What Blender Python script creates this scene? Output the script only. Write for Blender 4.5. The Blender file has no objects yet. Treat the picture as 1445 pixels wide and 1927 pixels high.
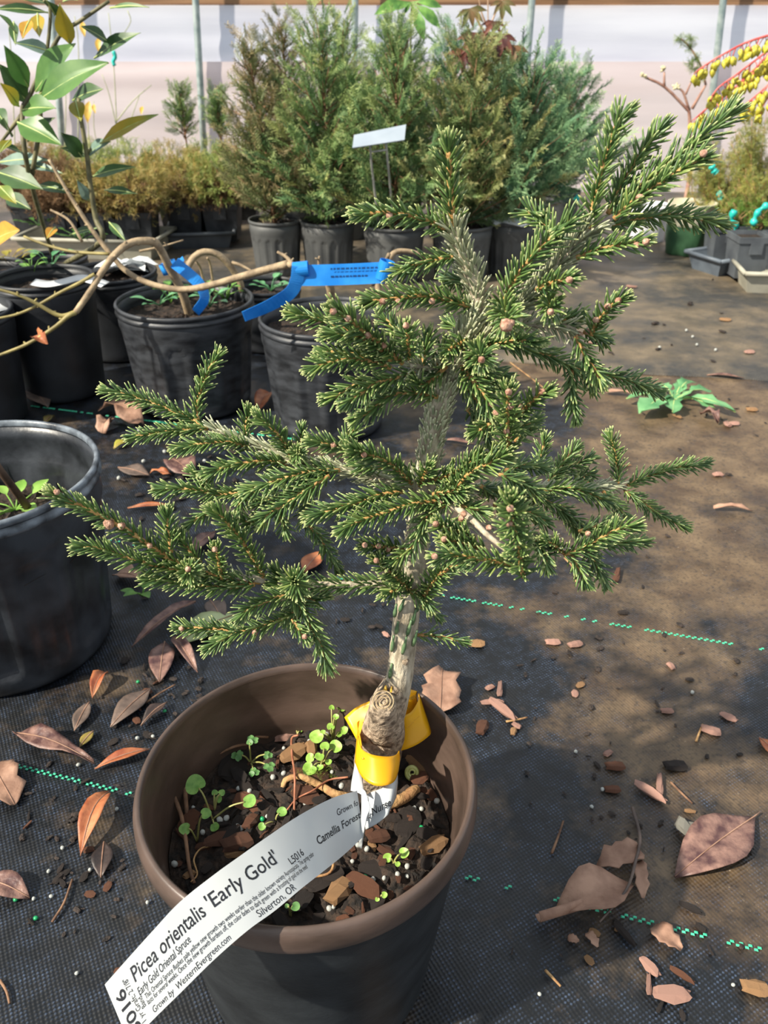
import bpy, math, random
import numpy as np
from mathutils import Vector, Matrix

# ------------------------------------------------------------------ camera, sky, sun, exposure
W, H, FPX, PITCH, HC = 1445, 1927, 1550.0, math.radians(30.5), 0.4725
sc = bpy.context.scene
col = sc.collection
cam = bpy.data.cameras.new('camera')
cam.sensor_fit = 'VERTICAL'; cam.sensor_height = 36.0; cam.lens = FPX / H * 36.0
cam.clip_start = 0.01
cam.dof.use_dof = True; cam.dof.focus_distance = 0.40; cam.dof.aperture_fstop = 23.0
camo = bpy.data.objects.new('camera', cam); col.objects.link(camo)
camo.location = (0, 0, HC); camo.rotation_euler = (math.pi / 2 - PITCH, 0, 0)
sc.camera = camo
world = bpy.data.worlds.new('sky'); sc.world = world; world.use_nodes = True
bg = world.node_tree.nodes['Background']
bg.inputs[0].default_value = (0.84, 0.92, 1.0, 1); bg.inputs[1].default_value = 0.85
sun = bpy.data.lights.new('sun', 'SUN'); sun.energy = 8.2; sun.color = (1.0, 0.92, 0.78); sun.angle = math.radians(1.2)
suno = bpy.data.objects.new('sun', sun); col.objects.link(suno)
SAZ, SEL = math.radians(28), math.radians(41)
SUN = Vector((-math.cos(SEL) * math.cos(SAZ), -math.cos(SEL) * math.sin(SAZ), math.sin(SEL)))
suno.rotation_euler = SUN.to_track_quat('Z', 'Y').to_euler()
sc.view_settings.view_transform = 'Standard'; sc.view_settings.look = 'None'
sc.view_settings.exposure = 0.0; sc.view_settings.gamma = 1.0; sc.view_settings.use_curve_mapping = False

# ------------------------------------------------------------------ pixel -> place helpers
cp, sp = math.cos(PITCH), math.sin(PITCH)
FW = Vector((0, cp, -sp)); UP = Vector((0, sp, cp)); RT = Vector((1, 0, 0)); CAM = Vector((0, 0, HC))
def ray(x, y): return FW + RT * ((x - W / 2) / FPX) - UP * ((y - H / 2) / FPX)
def gnd(x, y, z=0.0):
    d = ray(x, y); return CAM + d * ((z - HC) / d.z)
def pix(x, y, Y):
    d = ray(x, y); return CAM + d * (Y / d.y)
def dep(x, y, d): return CAM + ray(x, y) * d
rnd = random.Random(7)
npr = np.random.default_rng(11)

# ------------------------------------------------------------------ materials
def C(h):
    h = h.lstrip('#'); v = [int(h[i:i + 2], 16) / 255 for i in (0, 2, 4)]
    return tuple(c / 12.92 if c <= .04045 else ((c + .055) / 1.055) ** 2.4 for c in v) + (1,)
MATS = {}
def M(name, c1, c2=None, scale=30.0, rough=.6, bump=0.0, bscale=None, spec=.5, trans=0.0, metal=0.0, jitter=0.0, stretch=None, detail=4, lo=.35, hi=.65, coat=0.0):
    if name in MATS: return MATS[name]
    m = bpy.data.materials.new(name); m.use_nodes = True
    nt = m.node_tree; N = nt.nodes; L = nt.links; b = N['Principled BSDF']
    b.inputs['Roughness'].default_value = rough; b.inputs['Metallic'].default_value = metal
    b.inputs['Specular IOR Level'].default_value = spec; b.inputs['Coat Weight'].default_value = coat
    tc = N.new('ShaderNodeTexCoord'); mp = N.new('ShaderNodeMapping')
    L.new(tc.outputs['Object'], mp.inputs[0])
    if stretch: mp.inputs['Scale'].default_value = stretch
    nz = N.new('ShaderNodeTexNoise'); nz.inputs['Scale'].default_value = scale; nz.inputs['Detail'].default_value = detail
    L.new(mp.outputs[0], nz.inputs['Vector'])
    cr = N.new('ShaderNodeValToRGB'); e = cr.color_ramp.elements
    e[0].position = lo; e[1].position = hi; e[0].color = C(c1); e[1].color = C(c2 or c1)
    L.new(nz.outputs[0], cr.inputs[0]); out = cr.outputs[0]
    if jitter:
        oi = N.new('ShaderNodeObjectInfo'); hs = N.new('ShaderNodeHueSaturation')
        mr = N.new('ShaderNodeMapRange'); mr.inputs[3].default_value = 1 - jitter; mr.inputs[4].default_value = 1 + jitter
        L.new(oi.outputs['Random'], mr.inputs[0]); L.new(mr.outputs[0], hs.inputs['Value']); L.new(out, hs.inputs['Color']); out = hs.outputs[0]
    L.new(out, b.inputs['Base Color'])
    if bump:
        n2 = N.new('ShaderNodeTexNoise'); n2.inputs['Scale'].default_value = bscale or scale * 3; n2.inputs['Detail'].default_value = 5
        L.new(mp.outputs[0], n2.inputs['Vector'])
        bp = N.new('ShaderNodeBump'); bp.inputs['Strength'].default_value = bump; bp.inputs['Distance'].default_value = .002
        L.new(n2.outputs[0], bp.inputs['Height']); L.new(bp.outputs[0], b.inputs['Normal'])
    if trans:
        tr = N.new('ShaderNodeBsdfTranslucent'); L.new(out, tr.inputs[0]); mx = N.new('ShaderNodeMixShader')
        mx.inputs[0].default_value = trans; L.new(b.outputs[0], mx.inputs[1]); L.new(tr.outputs[0], mx.inputs[2])
        L.new(mx.outputs[0], N['Material Output'].inputs[0])
    MATS[name] = m; return m
def leafmat(name, stops_r, tip=None, tip_at=.8, rough=.5, trans=.15, base=None, spec=.5):
    """foliage: colour by attribute rnd (per leaf), pale or dry tip by attribute t (along the leaf)"""
    if name in MATS: return MATS[name]
    m = bpy.data.materials.new(name); m.use_nodes = True
    nt = m.node_tree; N = nt.nodes; L = nt.links; b = N['Principled BSDF']; b.inputs['Roughness'].default_value = rough
    b.inputs['Specular IOR Level'].default_value = spec
    a = N.new('ShaderNodeAttribute'); a.attribute_name = 'rnd'; t = N.new('ShaderNodeAttribute'); t.attribute_name = 't'
    cr = N.new('ShaderNodeValToRGB'); E = cr.color_ramp.elements
    for i, (p, c) in enumerate(stops_r):
        e = E[i] if i < 2 else E.new(p)
        e.position = p; e.color = C(c)
    L.new(a.outputs['Fac'], cr.inputs[0]); out = cr.outputs[0]
    if tip:
        mr = N.new('ShaderNodeMapRange'); mr.inputs[1].default_value = tip_at; mr.inputs[2].default_value = min(1, tip_at + .26); mr.interpolation_type = 'SMOOTHSTEP'
        L.new(t.outputs['Fac'], mr.inputs[0]); mx = N.new('ShaderNodeMix'); mx.data_type = 'RGBA'
        L.new(mr.outputs[0], mx.inputs[0]); L.new(out, mx.inputs[6]); mx.inputs[7].default_value = C(tip); out = mx.outputs[2]
    if base:
        mr = N.new('ShaderNodeMapRange'); mr.inputs[1].default_value = .22; mr.inputs[2].default_value = 0.0
        L.new(t.outputs['Fac'], mr.inputs[0]); mx = N.new('ShaderNodeMix'); mx.data_type = 'RGBA'
        L.new(mr.outputs[0], mx.inputs[0]); L.new(out, mx.inputs[6]); mx.inputs[7].default_value = C(base); out = mx.outputs[2]
    L.new(out, b.inputs['Base Color'])
    if trans:
        tr = N.new('ShaderNodeBsdfTranslucent'); L.new(out, tr.inputs[0]); mx = N.new('ShaderNodeMixShader'); mx.inputs[0].default_value = trans
        L.new(b.outputs[0], mx.inputs[1]); L.new(tr.outputs[0], mx.inputs[2]); L.new(mx.outputs[0], N['Material Output'].inputs[0])
    MATS[name] = m; return m

# ------------------------------------------------------------------ mesh helpers
class MB:
    def __init__(s): s.v = []; s.f = []
    def add(s, vs, fs):
        o = len(s.v); s.v += [tuple(v) for v in vs]; s.f += [tuple(i + o for i in f) for f in fs]; return s
    def build(s, name, mat, parent=None, smooth=True):
        me = bpy.data.meshes.new(name); me.from_pydata(s.v, [], s.f); me.update()
        if smooth: me.polygons.foreach_set('use_smooth', [True] * len(me.polygons))
        return link(name, me, mat, parent)
def link(name, me, mat, parent=None):
    if mat and not me.materials: me.materials.append(mat)
    o = bpy.data.objects.new(name, me); col.objects.link(o)
    if parent:
        o.parent = parent; o.matrix_parent_inverse = Matrix.Translation(parent.location).inverted() if parent.type == 'EMPTY' else Matrix()
    return o
def tag(o, label=None, cat=None, group=None, kind=None):
    if label: o['label'] = label
    if cat: o['category'] = cat
    if group: o['group'] = group
    if kind: o['kind'] = kind
    return o
def thing(name, label, cat, loc=(0, 0, 0), group=None):
    o = bpy.data.objects.new(name, None); col.objects.link(o); o.location = loc; o.empty_display_size = .02
    return tag(o, label, cat, group)
def frames(pts):
    pts = [Vector(p) for p in pts]; T = []
    for i in range(len(pts)):
        a = pts[max(i - 1, 0)]; b = pts[min(i + 1, len(pts) - 1)]; d = b - a
        T.append(d.normalized() if d.length > 1e-9 else Vector((0, 0, 1)))
    n = T[0].cross(Vector((0.31, .17, .93))); n = n.normalized() if n.length > 1e-4 else Vector((1, 0, 0)); out = []
    for i, t in enumerate(T):
        n = n - t * n.dot(t); n.normalize(); out.append((pts[i], t, n.copy(), t.cross(n)))
    return out
def smooth(pts, n=4):
    """Catmull-Rom through the points"""
    P = [Vector(p) for p in pts]
    if len(P) < 3: return [P[0].lerp(P[-1], i / n) for i in range(n + 1)]
    out = []
    for i in range(len(P) - 1):
        p0 = P[i - 1] if i else P[0] * 2 - P[1]; p1 = P[i]; p2 = P[i + 1]; p3 = P[i + 2] if i + 2 < len(P) else P[-1] * 2 - P[-2]
        for k in range(n):
            t = k / n
            out.append(.5 * ((2 * p1) + (p2 - p0) * t + (2 * p0 - 5 * p1 + 4 * p2 - p3) * t * t + (3 * p1 - p0 - 3 * p2 + p3) * t ** 3))
    return out + [P[-1]]
def tube(mb, pts, r0, r1=None, sides=7, cap=True, wob=0.0, sm=0, lump=0.0):
    if sm: pts = smooth(pts, sm)
    fr = frames(pts); n = len(fr); vs = []; fs = []
    for i, (p, t, a, b) in enumerate(fr):
        u = i / (n - 1)
        r = r0(u) if callable(r0) else r0 + ((r0 if r1 is None else r1) - r0) * u
        for k in range(sides):
            q = 2 * math.pi * k / sides; rr = r * (1 + wob * (rnd.random() - .5) + lump * (math.sin(3 * q + 7 * u) * .5 + math.sin(5 * q - 13 * u + 1) * .35 + math.sin(2 * q + 23 * u) * .3))
            vs.append(p + (a * math.cos(q) + b * math.sin(q)) * rr)
    for i in range(n - 1):
        for k in range(sides):
            k2 = (k + 1) % sides; fs.append((i * sides + k, i * sides + k2, (i + 1) * sides + k2, (i + 1) * sides + k))
    if cap: fs.append(tuple(range(sides))[::-1]); fs.append(tuple((n - 1) * sides + k for k in range(sides)))
    return mb.add(vs, fs)
def lathe(mb, prof, c, seg=48, rf=None, tilt=None):
    """prof: list of (r,z) ; rf(r,z,theta) alters the radius"""
    vs = []; fs = []; n = len(prof)
    for (r, z) in prof:
        for k in range(seg):
            a = 2 * math.pi * k / seg; rr = rf(r, z, a) if rf else r
            v = Vector((rr * math.cos(a), rr * math.sin(a), z))
            vs.append(Vector(c) + (tilt @ v if tilt else v))
    for i in range(n - 1):
        for k in range(seg):
            k2 = (k + 1) % seg; fs.append((i * seg + k, i * seg + k2, (i + 1) * seg + k2, (i + 1) * seg + k))
    return mb.add(vs, fs)
def box(mb, lo, hi, bev=0.0, top=1.0):
    x0, y0, z0 = lo; x1, y1, z1 = hi; cx, cy = (x0 + x1) / 2, (y0 + y1) / 2
    f = lambda x, y, s: (cx + (x - cx) * s, cy + (y - cy) * s)
    vs = [(*f(x, y, 1 if z == z0 else top), z) for z in (z0, z1) for (x, y) in ((x0, y0), (x1, y0), (x1, y1), (x0, y1))]
    return mb.add(vs, [(3, 2, 1, 0), (4, 5, 6, 7), (0, 1, 5, 4), (1, 2, 6, 5), (2, 3, 7, 6), (3, 0, 4, 7)])
def blade(mb, a, b, w, nrm=(0, 0, 1), fold=.12, arch=.1, shape=(0, .62, .95, 1.0, .8, .45, .0), wave=0.0, twist=0.0, cols=2, seed=0):
    """leaf blade from a (base) to b (tip): real width w, midrib fold, arch out of plane"""
    a, b, nrm = Vector(a), Vector(b), Vector(nrm); L = (b - a).length; t = (b - a).normalized()
    s = t.cross(nrm); s.normalize(); n = s.cross(t); m = len(shape); vs = []; fs = []; q = random.Random(seed)
    ph = q.random() * 6
    for i in range(m):
        u = i / (m - 1); c = a.lerp(b, u) + n * (arch * L * math.sin(math.pi * u)); an = twist * u
        s2 = s * math.cos(an) + n * math.sin(an); n2 = n * math.cos(an) - s * math.sin(an)
        for j in range(-cols, cols + 1):
            e = j / cols; hw = w / 2 * max(shape[i], .015)
            vs.append(c + s2 * (e * hw) + n2 * (abs(e) * hw * fold * 2 + wave * w * math.sin(u * 9 + ph + (2 if e > 0 else 0)) * abs(e)))
    k = 2 * cols + 1
    for i in range(m - 1):
        for j in range(k - 1): fs.append((i * k + j, i * k + j + 1, (i + 1) * k + j + 1, (i + 1) * k + j))
    return mb.add(vs, fs)
def fastmesh(name, V, F, mat, parent=None, attrs=None, smoothf=False):
    """triangles or quads from numpy arrays"""
    V = np.asarray(V, dtype=np.float32); F = np.asarray(F, dtype=np.int32); k = F.shape[1]
    me = bpy.data.meshes.new(name); me.vertices.add(len(V)); me.vertices.foreach_set('co', V.ravel())
    me.loops.add(F.size); me.loops.foreach_set('vertex_index', F.ravel())
    me.polygons.add(len(F)); me.polygons.foreach_set('loop_start', np.arange(0, F.size, k, dtype=np.int32))
    me.polygons.foreach_set('use_smooth', np.full(len(F), smoothf))
    me.update(calc_edges=True)
    for an, av in (attrs or {}).items():
        at = me.attributes.new(an, 'FLOAT', 'POINT'); at.data.foreach_set('value', np.asarray(av, dtype=np.float32))
    return link(name, me, mat, parent)
def place(tv, tf, P, X, Y, Z):
    """template verts placed N times with origin P and axis columns X,Y,Z (N,3)"""
    V = P[:, None, :] + tv[None, :, 0:1] * X[:, None, :] + tv[None, :, 1:2] * Y[:, None, :] + tv[None, :, 2:3] * Z[:, None, :]
    n = len(P); F = (tf[None] + (np.arange(n) * len(tv))[:, None, None]).reshape(-1, tf.shape[1])
    return V.reshape(-1, 3), F
_fonts = {}
def text2d(body, size, bold=0.0, shear=0.0, align='LEFT'):
    cu = bpy.data.curves.new('lettering', 'FONT'); cu.body = body; cu.size = size; cu.offset = bold; cu.shear = shear; cu.align_x = align
    cu.resolution_u = 3
    o = bpy.data.objects.new('lettering', cu); col.objects.link(o)
    dg = bpy.context.evaluated_depsgraph_get(); me = bpy.data.meshes.new_from_object(o.evaluated_get(dg))
    v = [tuple(x.co) for x in me.vertices]; f = [tuple(p.vertices) for p in me.polygons]
    bpy.data.objects.remove(o); bpy.data.curves.remove(cu); bpy.data.meshes.remove(me)
    return v, f

# ------------------------------------------------------------------ ground fabric
def fabric(name, dark, light, dirt1, dirt2, dirt_amt, pitch=.0017, rot=-.28, edge_x=None):
    m = bpy.data.materials.new(name); m.use_nodes = True; nt = m.node_tree; N = nt.nodes; L = nt.links; b = N['Principled BSDF']
    def math_(op, a, bb=None):
        n = N.new('ShaderNodeMath'); n.operation = op
        for i, v in enumerate((a, bb)):
            if v is None: continue
            if isinstance(v, (int, float)): n.inputs[i].default_value = v
            else: L.new(v, n.inputs[i])
        return n.outputs[0]
    def noise(scale, detail=5, src=None, rough=.55):
        n = N.new('ShaderNodeTexNoise'); n.inputs['Scale'].default_value = scale; n.inputs['Detail'].default_value = detail; n.inputs['Roughness'].default_value = rough
        L.new(src or tc.outputs['Object'], n.inputs['Vector']); return n.outputs[0]
    def ramp(v, a, bb):
        n = N.new('ShaderNodeMapRange'); n.inputs[1].default_value = a; n.inputs[2].default_value = bb; L.new(v, n.inputs[0]); return n.outputs[0]
    def mix(f, a, bb):
        n = N.new('ShaderNodeMix'); n.data_type = 'RGBA'
        if isinstance(f, float): n.inputs[0].default_value = f
        else: L.new(f, n.inputs[0])
        for i, v in ((6, a), (7, bb)):
            if isinstance(v, tuple): n.inputs[i].default_value = v
            else: L.new(v, n.inputs[i])
        return n.outputs[2]
    tc = N.new('ShaderNodeTexCoord'); mp = N.new('ShaderNodeMapping'); mp.inputs['Rotation'].default_value = (0, 0, -rot)
    L.new(tc.outputs['Object'], mp.inputs[0]); sx = N.new('ShaderNodeSeparateXYZ'); L.new(mp.outputs[0], sx.inputs[0])
    wx = math_('SINE', math_('MULTIPLY', sx.outputs[0], math.pi / pitch)); wy = math_('SINE', math_('MULTIPLY', sx.outputs[1], math.pi / pitch))
    wv = math_('MULTIPLY', wx, wy)
    h = ramp(wv, -1.0, 1.0)
    fleck = ramp(noise(60, 6, rough=.7), .42, .60)
    fleck2 = ramp(noise(380, 2), .45, .6)
    wv2 = math_('MULTIPLY', math_('MULTIPLY', ramp(wv, -.1, .9), fleck), math_('ADD', math_('MULTIPLY', fleck2, .7), .3))
    fab = mix(wv2, C(dark), C(light))  # lighter thread crests; on the black cloth their blue-grey paints in sky reflection
    n1 = noise(7, 8, rough=.65)
    so = N.new('ShaderNodeSeparateXYZ'); L.new(tc.outputs['Object'], so.inputs[0])
    gx = ramp(so.outputs[0], -.12, .45); gy = ramp(so.outputs[1], .3, 1.0)
    amt = math_('MULTIPLY', math_('ADD', math_('MULTIPLY', gx, .75), math_('MULTIPLY', math_('MULTIPLY', gy, gx), .35)), dirt_amt) if edge_x is None else dirt_amt
    d1 = ramp(math_('ADD', n1, math_('MULTIPLY', amt, .28)) if edge_x is None else math_('ADD', n1, .28 * dirt_amt), .56, .74)
    dcol = mix(ramp(noise(22, 6), .35, .65), C(dirt1), C(dirt2))
    d1b = math_('MULTIPLY', d1, ramp(noise(300, 3), .12, .5))
    colr = mix(d1b, fab, dcol)
    grit = ramp(noise(420, 2), .70, .76)
    gm = math_('MULTIPLY', grit, math_('ADD', math_('MULTIPLY', d1, .5), .08))
    colr = mix(gm, colr, C('#a89a86'))
    L.new(colr, b.inputs['Base Color'])
    rg = ramp(noise(11, 5), .35, .65); L.new(math_('ADD', math_('MULTIPLY', rg, .30), .34), b.inputs['Roughness'])
    b.inputs['Specular IOR Level'].default_value = .5
    bp = N.new('ShaderNodeBump'); bp.inputs['Strength'].default_value = .5; bp.inputs['Distance'].default_value = .0006
    hh = math_('ADD', h, math_('MULTIPLY', n1, 1.5)); L.new(hh, bp.inputs['Height']); L.new(bp.outputs[0], b.inputs['Normal'])
    return m
def grid(name, x0, x1, y0, y1, nx, ny, zf, mat, parent=None):
    X, Y = np.meshgrid(np.linspace(x0, x1, nx), np.linspace(y0, y1, ny)); Z = zf(X, Y)
    V = np.stack([X, Y, Z], -1).reshape(-1, 3); i = np.arange(nx * ny).reshape(ny, nx)
    F = np.stack([i[:-1, :-1], i[:-1, 1:], i[1:, 1:], i[1:, :-1]], -1).reshape(-1, 4)
    return fastmesh(name, V, F, mat, parent, smoothf=True)
fab1 = fabric('woven_ground_fabric', '#0c0e11', '#45536a', '#4c3c2c', '#74614a', .9)
floor = grid('floor', -3.2, 3.2, -.6, 3.4, 60, 40, lambda x, y: -.0006 * (1 + np.sin(x * 9 + y * 4)) - .0004, fab1)
tag(floor, kind='structure')
fab2 = fabric('older_ground_fabric', '#383735', '#625d56', '#5c5242', '#786a56', .55, edge_x=1)
def edge_y(x): return 1.283 - .208 * (x - .2065)
V = []; nx = 80
for i in range(nx):
    x = -3.0 + 6 * i / (nx - 1); e = edge_y(x) + .006 * math.sin(x * 11) + .004 * math.sin(x * 27)
    z = .004 + .0025 * math.sin(x * 7 + 1)
    V += [(x, e, -.001), (x, e + .001, z), (x, e + .05, .0035), (x, 3.2, .0035)]
F = [(4 * i + k, 4 * i + 4 + k, 4 * i + 5 + k, 4 * i + 1 + k) for i in range(nx - 1) for k in range(3)]
cl = MB().add(V, F).build('ground_cloth', fab2)
tag(cl, 'faded grey brown weed cloth overlapping the black woven cloth with a raised edge', 'ground cloth')
gthread = M('green_marker_thread', '#2fae86', '#59cfa6', 400, .55)
for (y0, x0, x1, gap, two) in ((.3535, -.275, -.19, .05, 1), (.3535, -.19, .42, .2, 1), (.659, -.05, .75, .3, 1), (.959, -.62, -.05, .35, 0), (.659, -.75, -.05, .95, 1)):
    mb = MB(); x = x0; k = 0; L_ = .0026
    while x < x1:
        keep = math.sin(x * 47 + y0 * 90) * .5 + rnd.random() * .7 > gap - .35 and rnd.random() > gap * .55
        if keep:
            for r in ((0, 1) if two else (0, 1)):
                ox = x + (L_ * .95 if (r and two) else 0); oy = y0 - .285 * ox + (r - .5) * .0019
                a = Vector((ox, oy, 0)); d = Vector((1, -.285, 0)).normalized(); n = Vector((d.y, -d.x, 0)); w = .00075
                l = L_ * (.9 if two else 1.9)
                mb.add([a - n * w, a + d * l - n * w, a + d * l + n * w, a + n * w,
                        a - n * w * .6 + d * l * .2 + Vector((0, 0, .0006)), a + d * l * .8 - n * w * .6 + Vector((0, 0, .0006)), a + d * l * .8 + n * w * .6 + Vector((0, 0, .0006)), a + n * w * .6 + d * l * .2 + Vector((0, 0, .0006))],
                       [(4, 5, 6, 7), (0, 1, 5, 4), (1, 2, 6, 5), (2, 3, 7, 6), (3, 0, 4, 7)])
        x += L_ * 1.9
    o = mb.build('marker_thread', gthread, floor, smooth=False); o['kind'] = 'stuff'

# ------------------------------------------------------------------ greenhouse side wall
def film(name, c1, c2, trans):
    return M(name, c1, c2, 3.0, .45, 0, trans=trans, stretch=(.6, 1, 5), detail=6, lo=.3, hi=.7)
WY = 2.965
def sheet(name, z0, z1, y, mat, seed, amp):
    nx, nz = 180, 60; X, Z = np.meshgrid(np.linspace(-3, 3, nx), np.linspace(z0, z1, nz)); q = np.random.default_rng(seed)
    D = np.zeros_like(X)
    for k in range(22):
        a = q.uniform(.3, 1); kz = q.uniform(14, 110); kx = q.uniform(-3, 3); D += a * np.sin(kz * Z + kx * X + q.uniform(0, 6) + .8 * np.sin(X * q.uniform(1, 4) + k)) / kz * 6
    D = amp * D + amp * .6 * np.sin(X * 4.2)
    V = np.stack([X, y + D, Z], -1).reshape(-1, 3); i = np.arange(nx * nz).reshape(nz, nx)
    F = np.stack([i[:-1, :-1], i[:-1, 1:], i[1:, 1:], i[1:, :-1]], -1).reshape(-1, 4)
    return fastmesh(name, V, F, mat, None, smoothf=True)
zb = pix(722, 14, 2.905).z
FILM = film('white_film', '#dcdce8', '#f4f4fb', .45)
tag(sheet('wall_back', .30, zb + .006, WY - .066, FILM, 3, .0045), kind='structure')
tag(sheet('wall_back', zb + .12, 1.4, WY, FILM, 4, .006), kind='structure')
lowtop = pix(1100, 116, WY - .088).z
wl = sheet('plastic_curtain', 0.0, lowtop, WY - .088, film('pinkish_film', '#dccdcc', '#efe2e1', .4), 5, .0035)
tag(wl, 'dull pinkish white plastic curtain hanging along the foot of the greenhouse wall', 'plastic curtain')
wood = M('weathered_plank', '#5a3a24', '#a07a58', 9, .75, .4, 60, stretch=(.25, 4, 9))
zb = pix(722, 14, 2.905).z
mb = MB(); n = 40
for i in range(n):
    x = -3 + 6 * i / (n - 1); dz = .004 * math.sin(i * 1.3)
    mb.v += [(x, 2.905, zb + dz), (x, 2.925, zb + dz), (x, 2.925, zb + .14 + dz), (x, 2.905, zb + .14 + dz)]
mb.f = [(4 * i + k, 4 * i + 4 + k, 4 * i + 4 + (k + 1) % 4, 4 * i + (k + 1) % 4) for i in range(n - 1) for k in range(4)] + [(0, 1, 2, 3), (4 * n - 1, 4 * n - 2, 4 * n - 3, 4 * n - 4)]
tag(mb.build('wood_plank', wood, smooth=False), 'long weathered brown plank running along the top of the plastic wall', 'plank')
steel = M('galvanised_pipe', '#8fa09e', '#b9c4c0', 40, .42, metal=.55)
for (xa, xb, yb, lab) in ((368, 383, 270, 'galvanised steel pole rising behind the golden shrubs'), (668, 667, 80, 'galvanised steel pole rising behind the tall green cedars'),
                          (1001, 987, 180, 'galvanised steel pole beside the drooping maroon maple leaves'), (1361, 1343, 155, 'galvanised steel pole behind the yellow flower sprays'), (96, 112, 200, 'galvanised steel pole behind the glossy broad leaves')):
    a = pix(xa, 0, 2.855); b = pix(xb, yb, 2.855); d = (b - a).normalized(); t = (a.z - 0) / -d.z
    mb = MB(); tube(mb, [a - d * .5, a, a + d * t * .5, a + d * t], .0105, sides=14)
    tag(mb.build('greenhouse_pole', steel), lab, 'pole', 'steel wall poles')

# ------------------------------------------------------------------ pots
black = M('black_pot_plastic', '#15171b', '#24272c', 25, .50, .08, 300)
dusty = M('dusty_pot_plastic', '#3d3f40', '#565756', 16, .6, .06, 260)
scuff = M('scuffed_pot_plastic', '#1a1c20', '#3a3d42', 34, .48, .1, 200, stretch=(1, 1, 3), detail=8)
soilm = M('dark_potting_mix', '#120e0b', '#3a2c22', 240, .9, .9, 420)
def nursery_pot(label, c, r, h, rb=None, sd=.022, mat=black, soil=soilm, flutes=14, group='black nursery pots', rims=True, rimmat=None, tilt=None, phase=0.0, name='nursery_pot', sm=True):
    rb = rb or r * .83; c = Vector((c[0], c[1], 0)); t = thing(name, label, 'pot', c, group); band = h * .20
    def rf(rr, z, a):
        if not flutes or z > h - band - .004 or z < h * .12 or rr < rb * .9: return rr
        q = ((a + phase) * flutes / (2 * math.pi)) % 1.0 - .5
        w = .30; top = h - band - .012
        lim = top - (1 - math.sqrt(max(0, 1 - (q / w) ** 2))) * .012 if abs(q) < w else -1
        return rr + (-.032 * r if z < lim else 0)
    R = lambda z: rb + (r * .955 - rb) * z / (h - band)
    prof = [(0.001, .001), (rb * .9, .001), (rb * .98, .002), (rb, .006)] + [(R(z), z) for z in np.linspace(.01, h - band - .006, 26)]
    prof += [(r * .957, h - band - .003), (r * .972, h - band + .002), (r * .972, h - .018), (r * .965, h - .006), (r * .950, h - .006), (r * .950, h - .018), (r * .948, h - band), (r * .925, h - band - .004)]
    prof += [(R(z) - .003, z) for z in np.linspace(h - band - .008, max(.02, h - sd - .03), 6)]
    body = MB(); lathe(body, prof, c, 126 if flutes else 64, rf if flutes else None); body.build('body', mat, t)
    rim = MB(); ro = r; zz = h
    ring = [(ro - .0045, zz - .005), (ro - .0043, zz - .001), (ro - .0025, zz), (ro - .0005, zz - .001), (ro, zz - .003), (ro - .0010, zz - .0058), (ro - .0040, zz - .0072),
            (ro - .0012, zz - .0090), (ro, zz - .0112), (ro - .0008, zz - .0140), (ro - .0044, zz - .0150)] if rims else [(ro - .004, zz - .006), (ro - .003, zz), (ro, zz), (ro, zz - .006), (ro - .004, zz - .007)]
    lathe(rim, ring, c, 72); rim.build('rim', rimmat or mat, t)
    zs = h - sd; q = random.Random(int(c.x * 999) + int(c.y * 777)); mb = MB(); rs = (R(zs) if zs < h - band else r * .955) - .0025; vs = [c + Vector((0, 0, zs))]; seg, rg = 40, 10
    for i in range(1, rg + 1):
        for k in range(seg):
            a = 2 * math.pi * k / seg; rr = rs * i / rg; vs.append(c + Vector((rr * math.cos(a), rr * math.sin(a), zs + (q.random() - .5) * .006)))
    fs = [(0, 1 + k, 1 + (k + 1) % seg) for k in range(seg)] + [(1 + (i - 1) * seg + k, 1 + i * seg + k, 1 + i * seg + (k + 1) % seg, 1 + (i - 1) * seg + (k + 1) % seg) for i in range(1, rg) for k in range(seg)]
    mb.add(vs, fs).build('soil', soil, t, smooth=False)
    t['_r'] = r; return t
def potpx(label, x, y, hw, h, **k):
    c = gnd(x, y, h); d = c.y * cp + (HC - h) * sp; r = hw * d / FPX
    nursery_pot(label, c, r, h, **k); return c, r
POT = {}
POT['A'] = potpx('black fluted pot holding the weeping bare sapling tied with curled blue tape', 347, 561, 129, .152, mat=scuff)
POT['B'] = potpx('black fluted pot holding the weeping bare sapling tied with lettered blue tape', 613, 592, 127, .152, mat=scuff, phase=.2)
POT['C'] = potpx('smooth black pot with a white plastic label lying across its rim', 80, 518, 92, .172, flutes=0)
POT['D'] = potpx('black pot cut off by the picture edge with a white tag inside', -88, 582, 105, .155, flutes=0, mat=black)
POT['G'] = potpx('black pot with crumpled white plastic on its soil', 207, 509, 86, .135, flutes=0)
POT['E'] = potpx('black pot behind the pot with the white label', 94, 485, 68, .12, flutes=0)
POT['F'] = potpx('black pot with a small green fern at its rim', -30, 498, 70, .14, flutes=0)
POT['H'] = potpx('dark pot of seedlings in the gap between the two weeping saplings', 500, 535, 66, .105, flutes=0)
POT['L'] = (Vector((-.328, .580, .17)), .098)
nursery_pot('big empty looking black pot with a frosty grey stepped rim and one bare stem', (-.328, .580), .098, .170, sd=.062, mat=M('frosted_pot_plastic', '#14161a', '#3a3e44', 30, .36, .12, 220, detail=8), phase=.13, rimmat=M('frosted_rim', '#2c3138', '#7a838c', 60, .35, .2, 250, detail=9))
cz = [(517, 411, 50, 'first of the grey pots in the cedar row, with white label and weeds'), (616, 413, 52, 'grey fluted pot under the lush green cedar with bare lower stem'),
      (742, 420, 59, 'grey fluted pot with the white sign on stakes'), (870, 420, 58, 'grey fluted pot to the right of the white sign'), (965, 412, 48, 'grey pot with a white plastic lid on its soil')]
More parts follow.
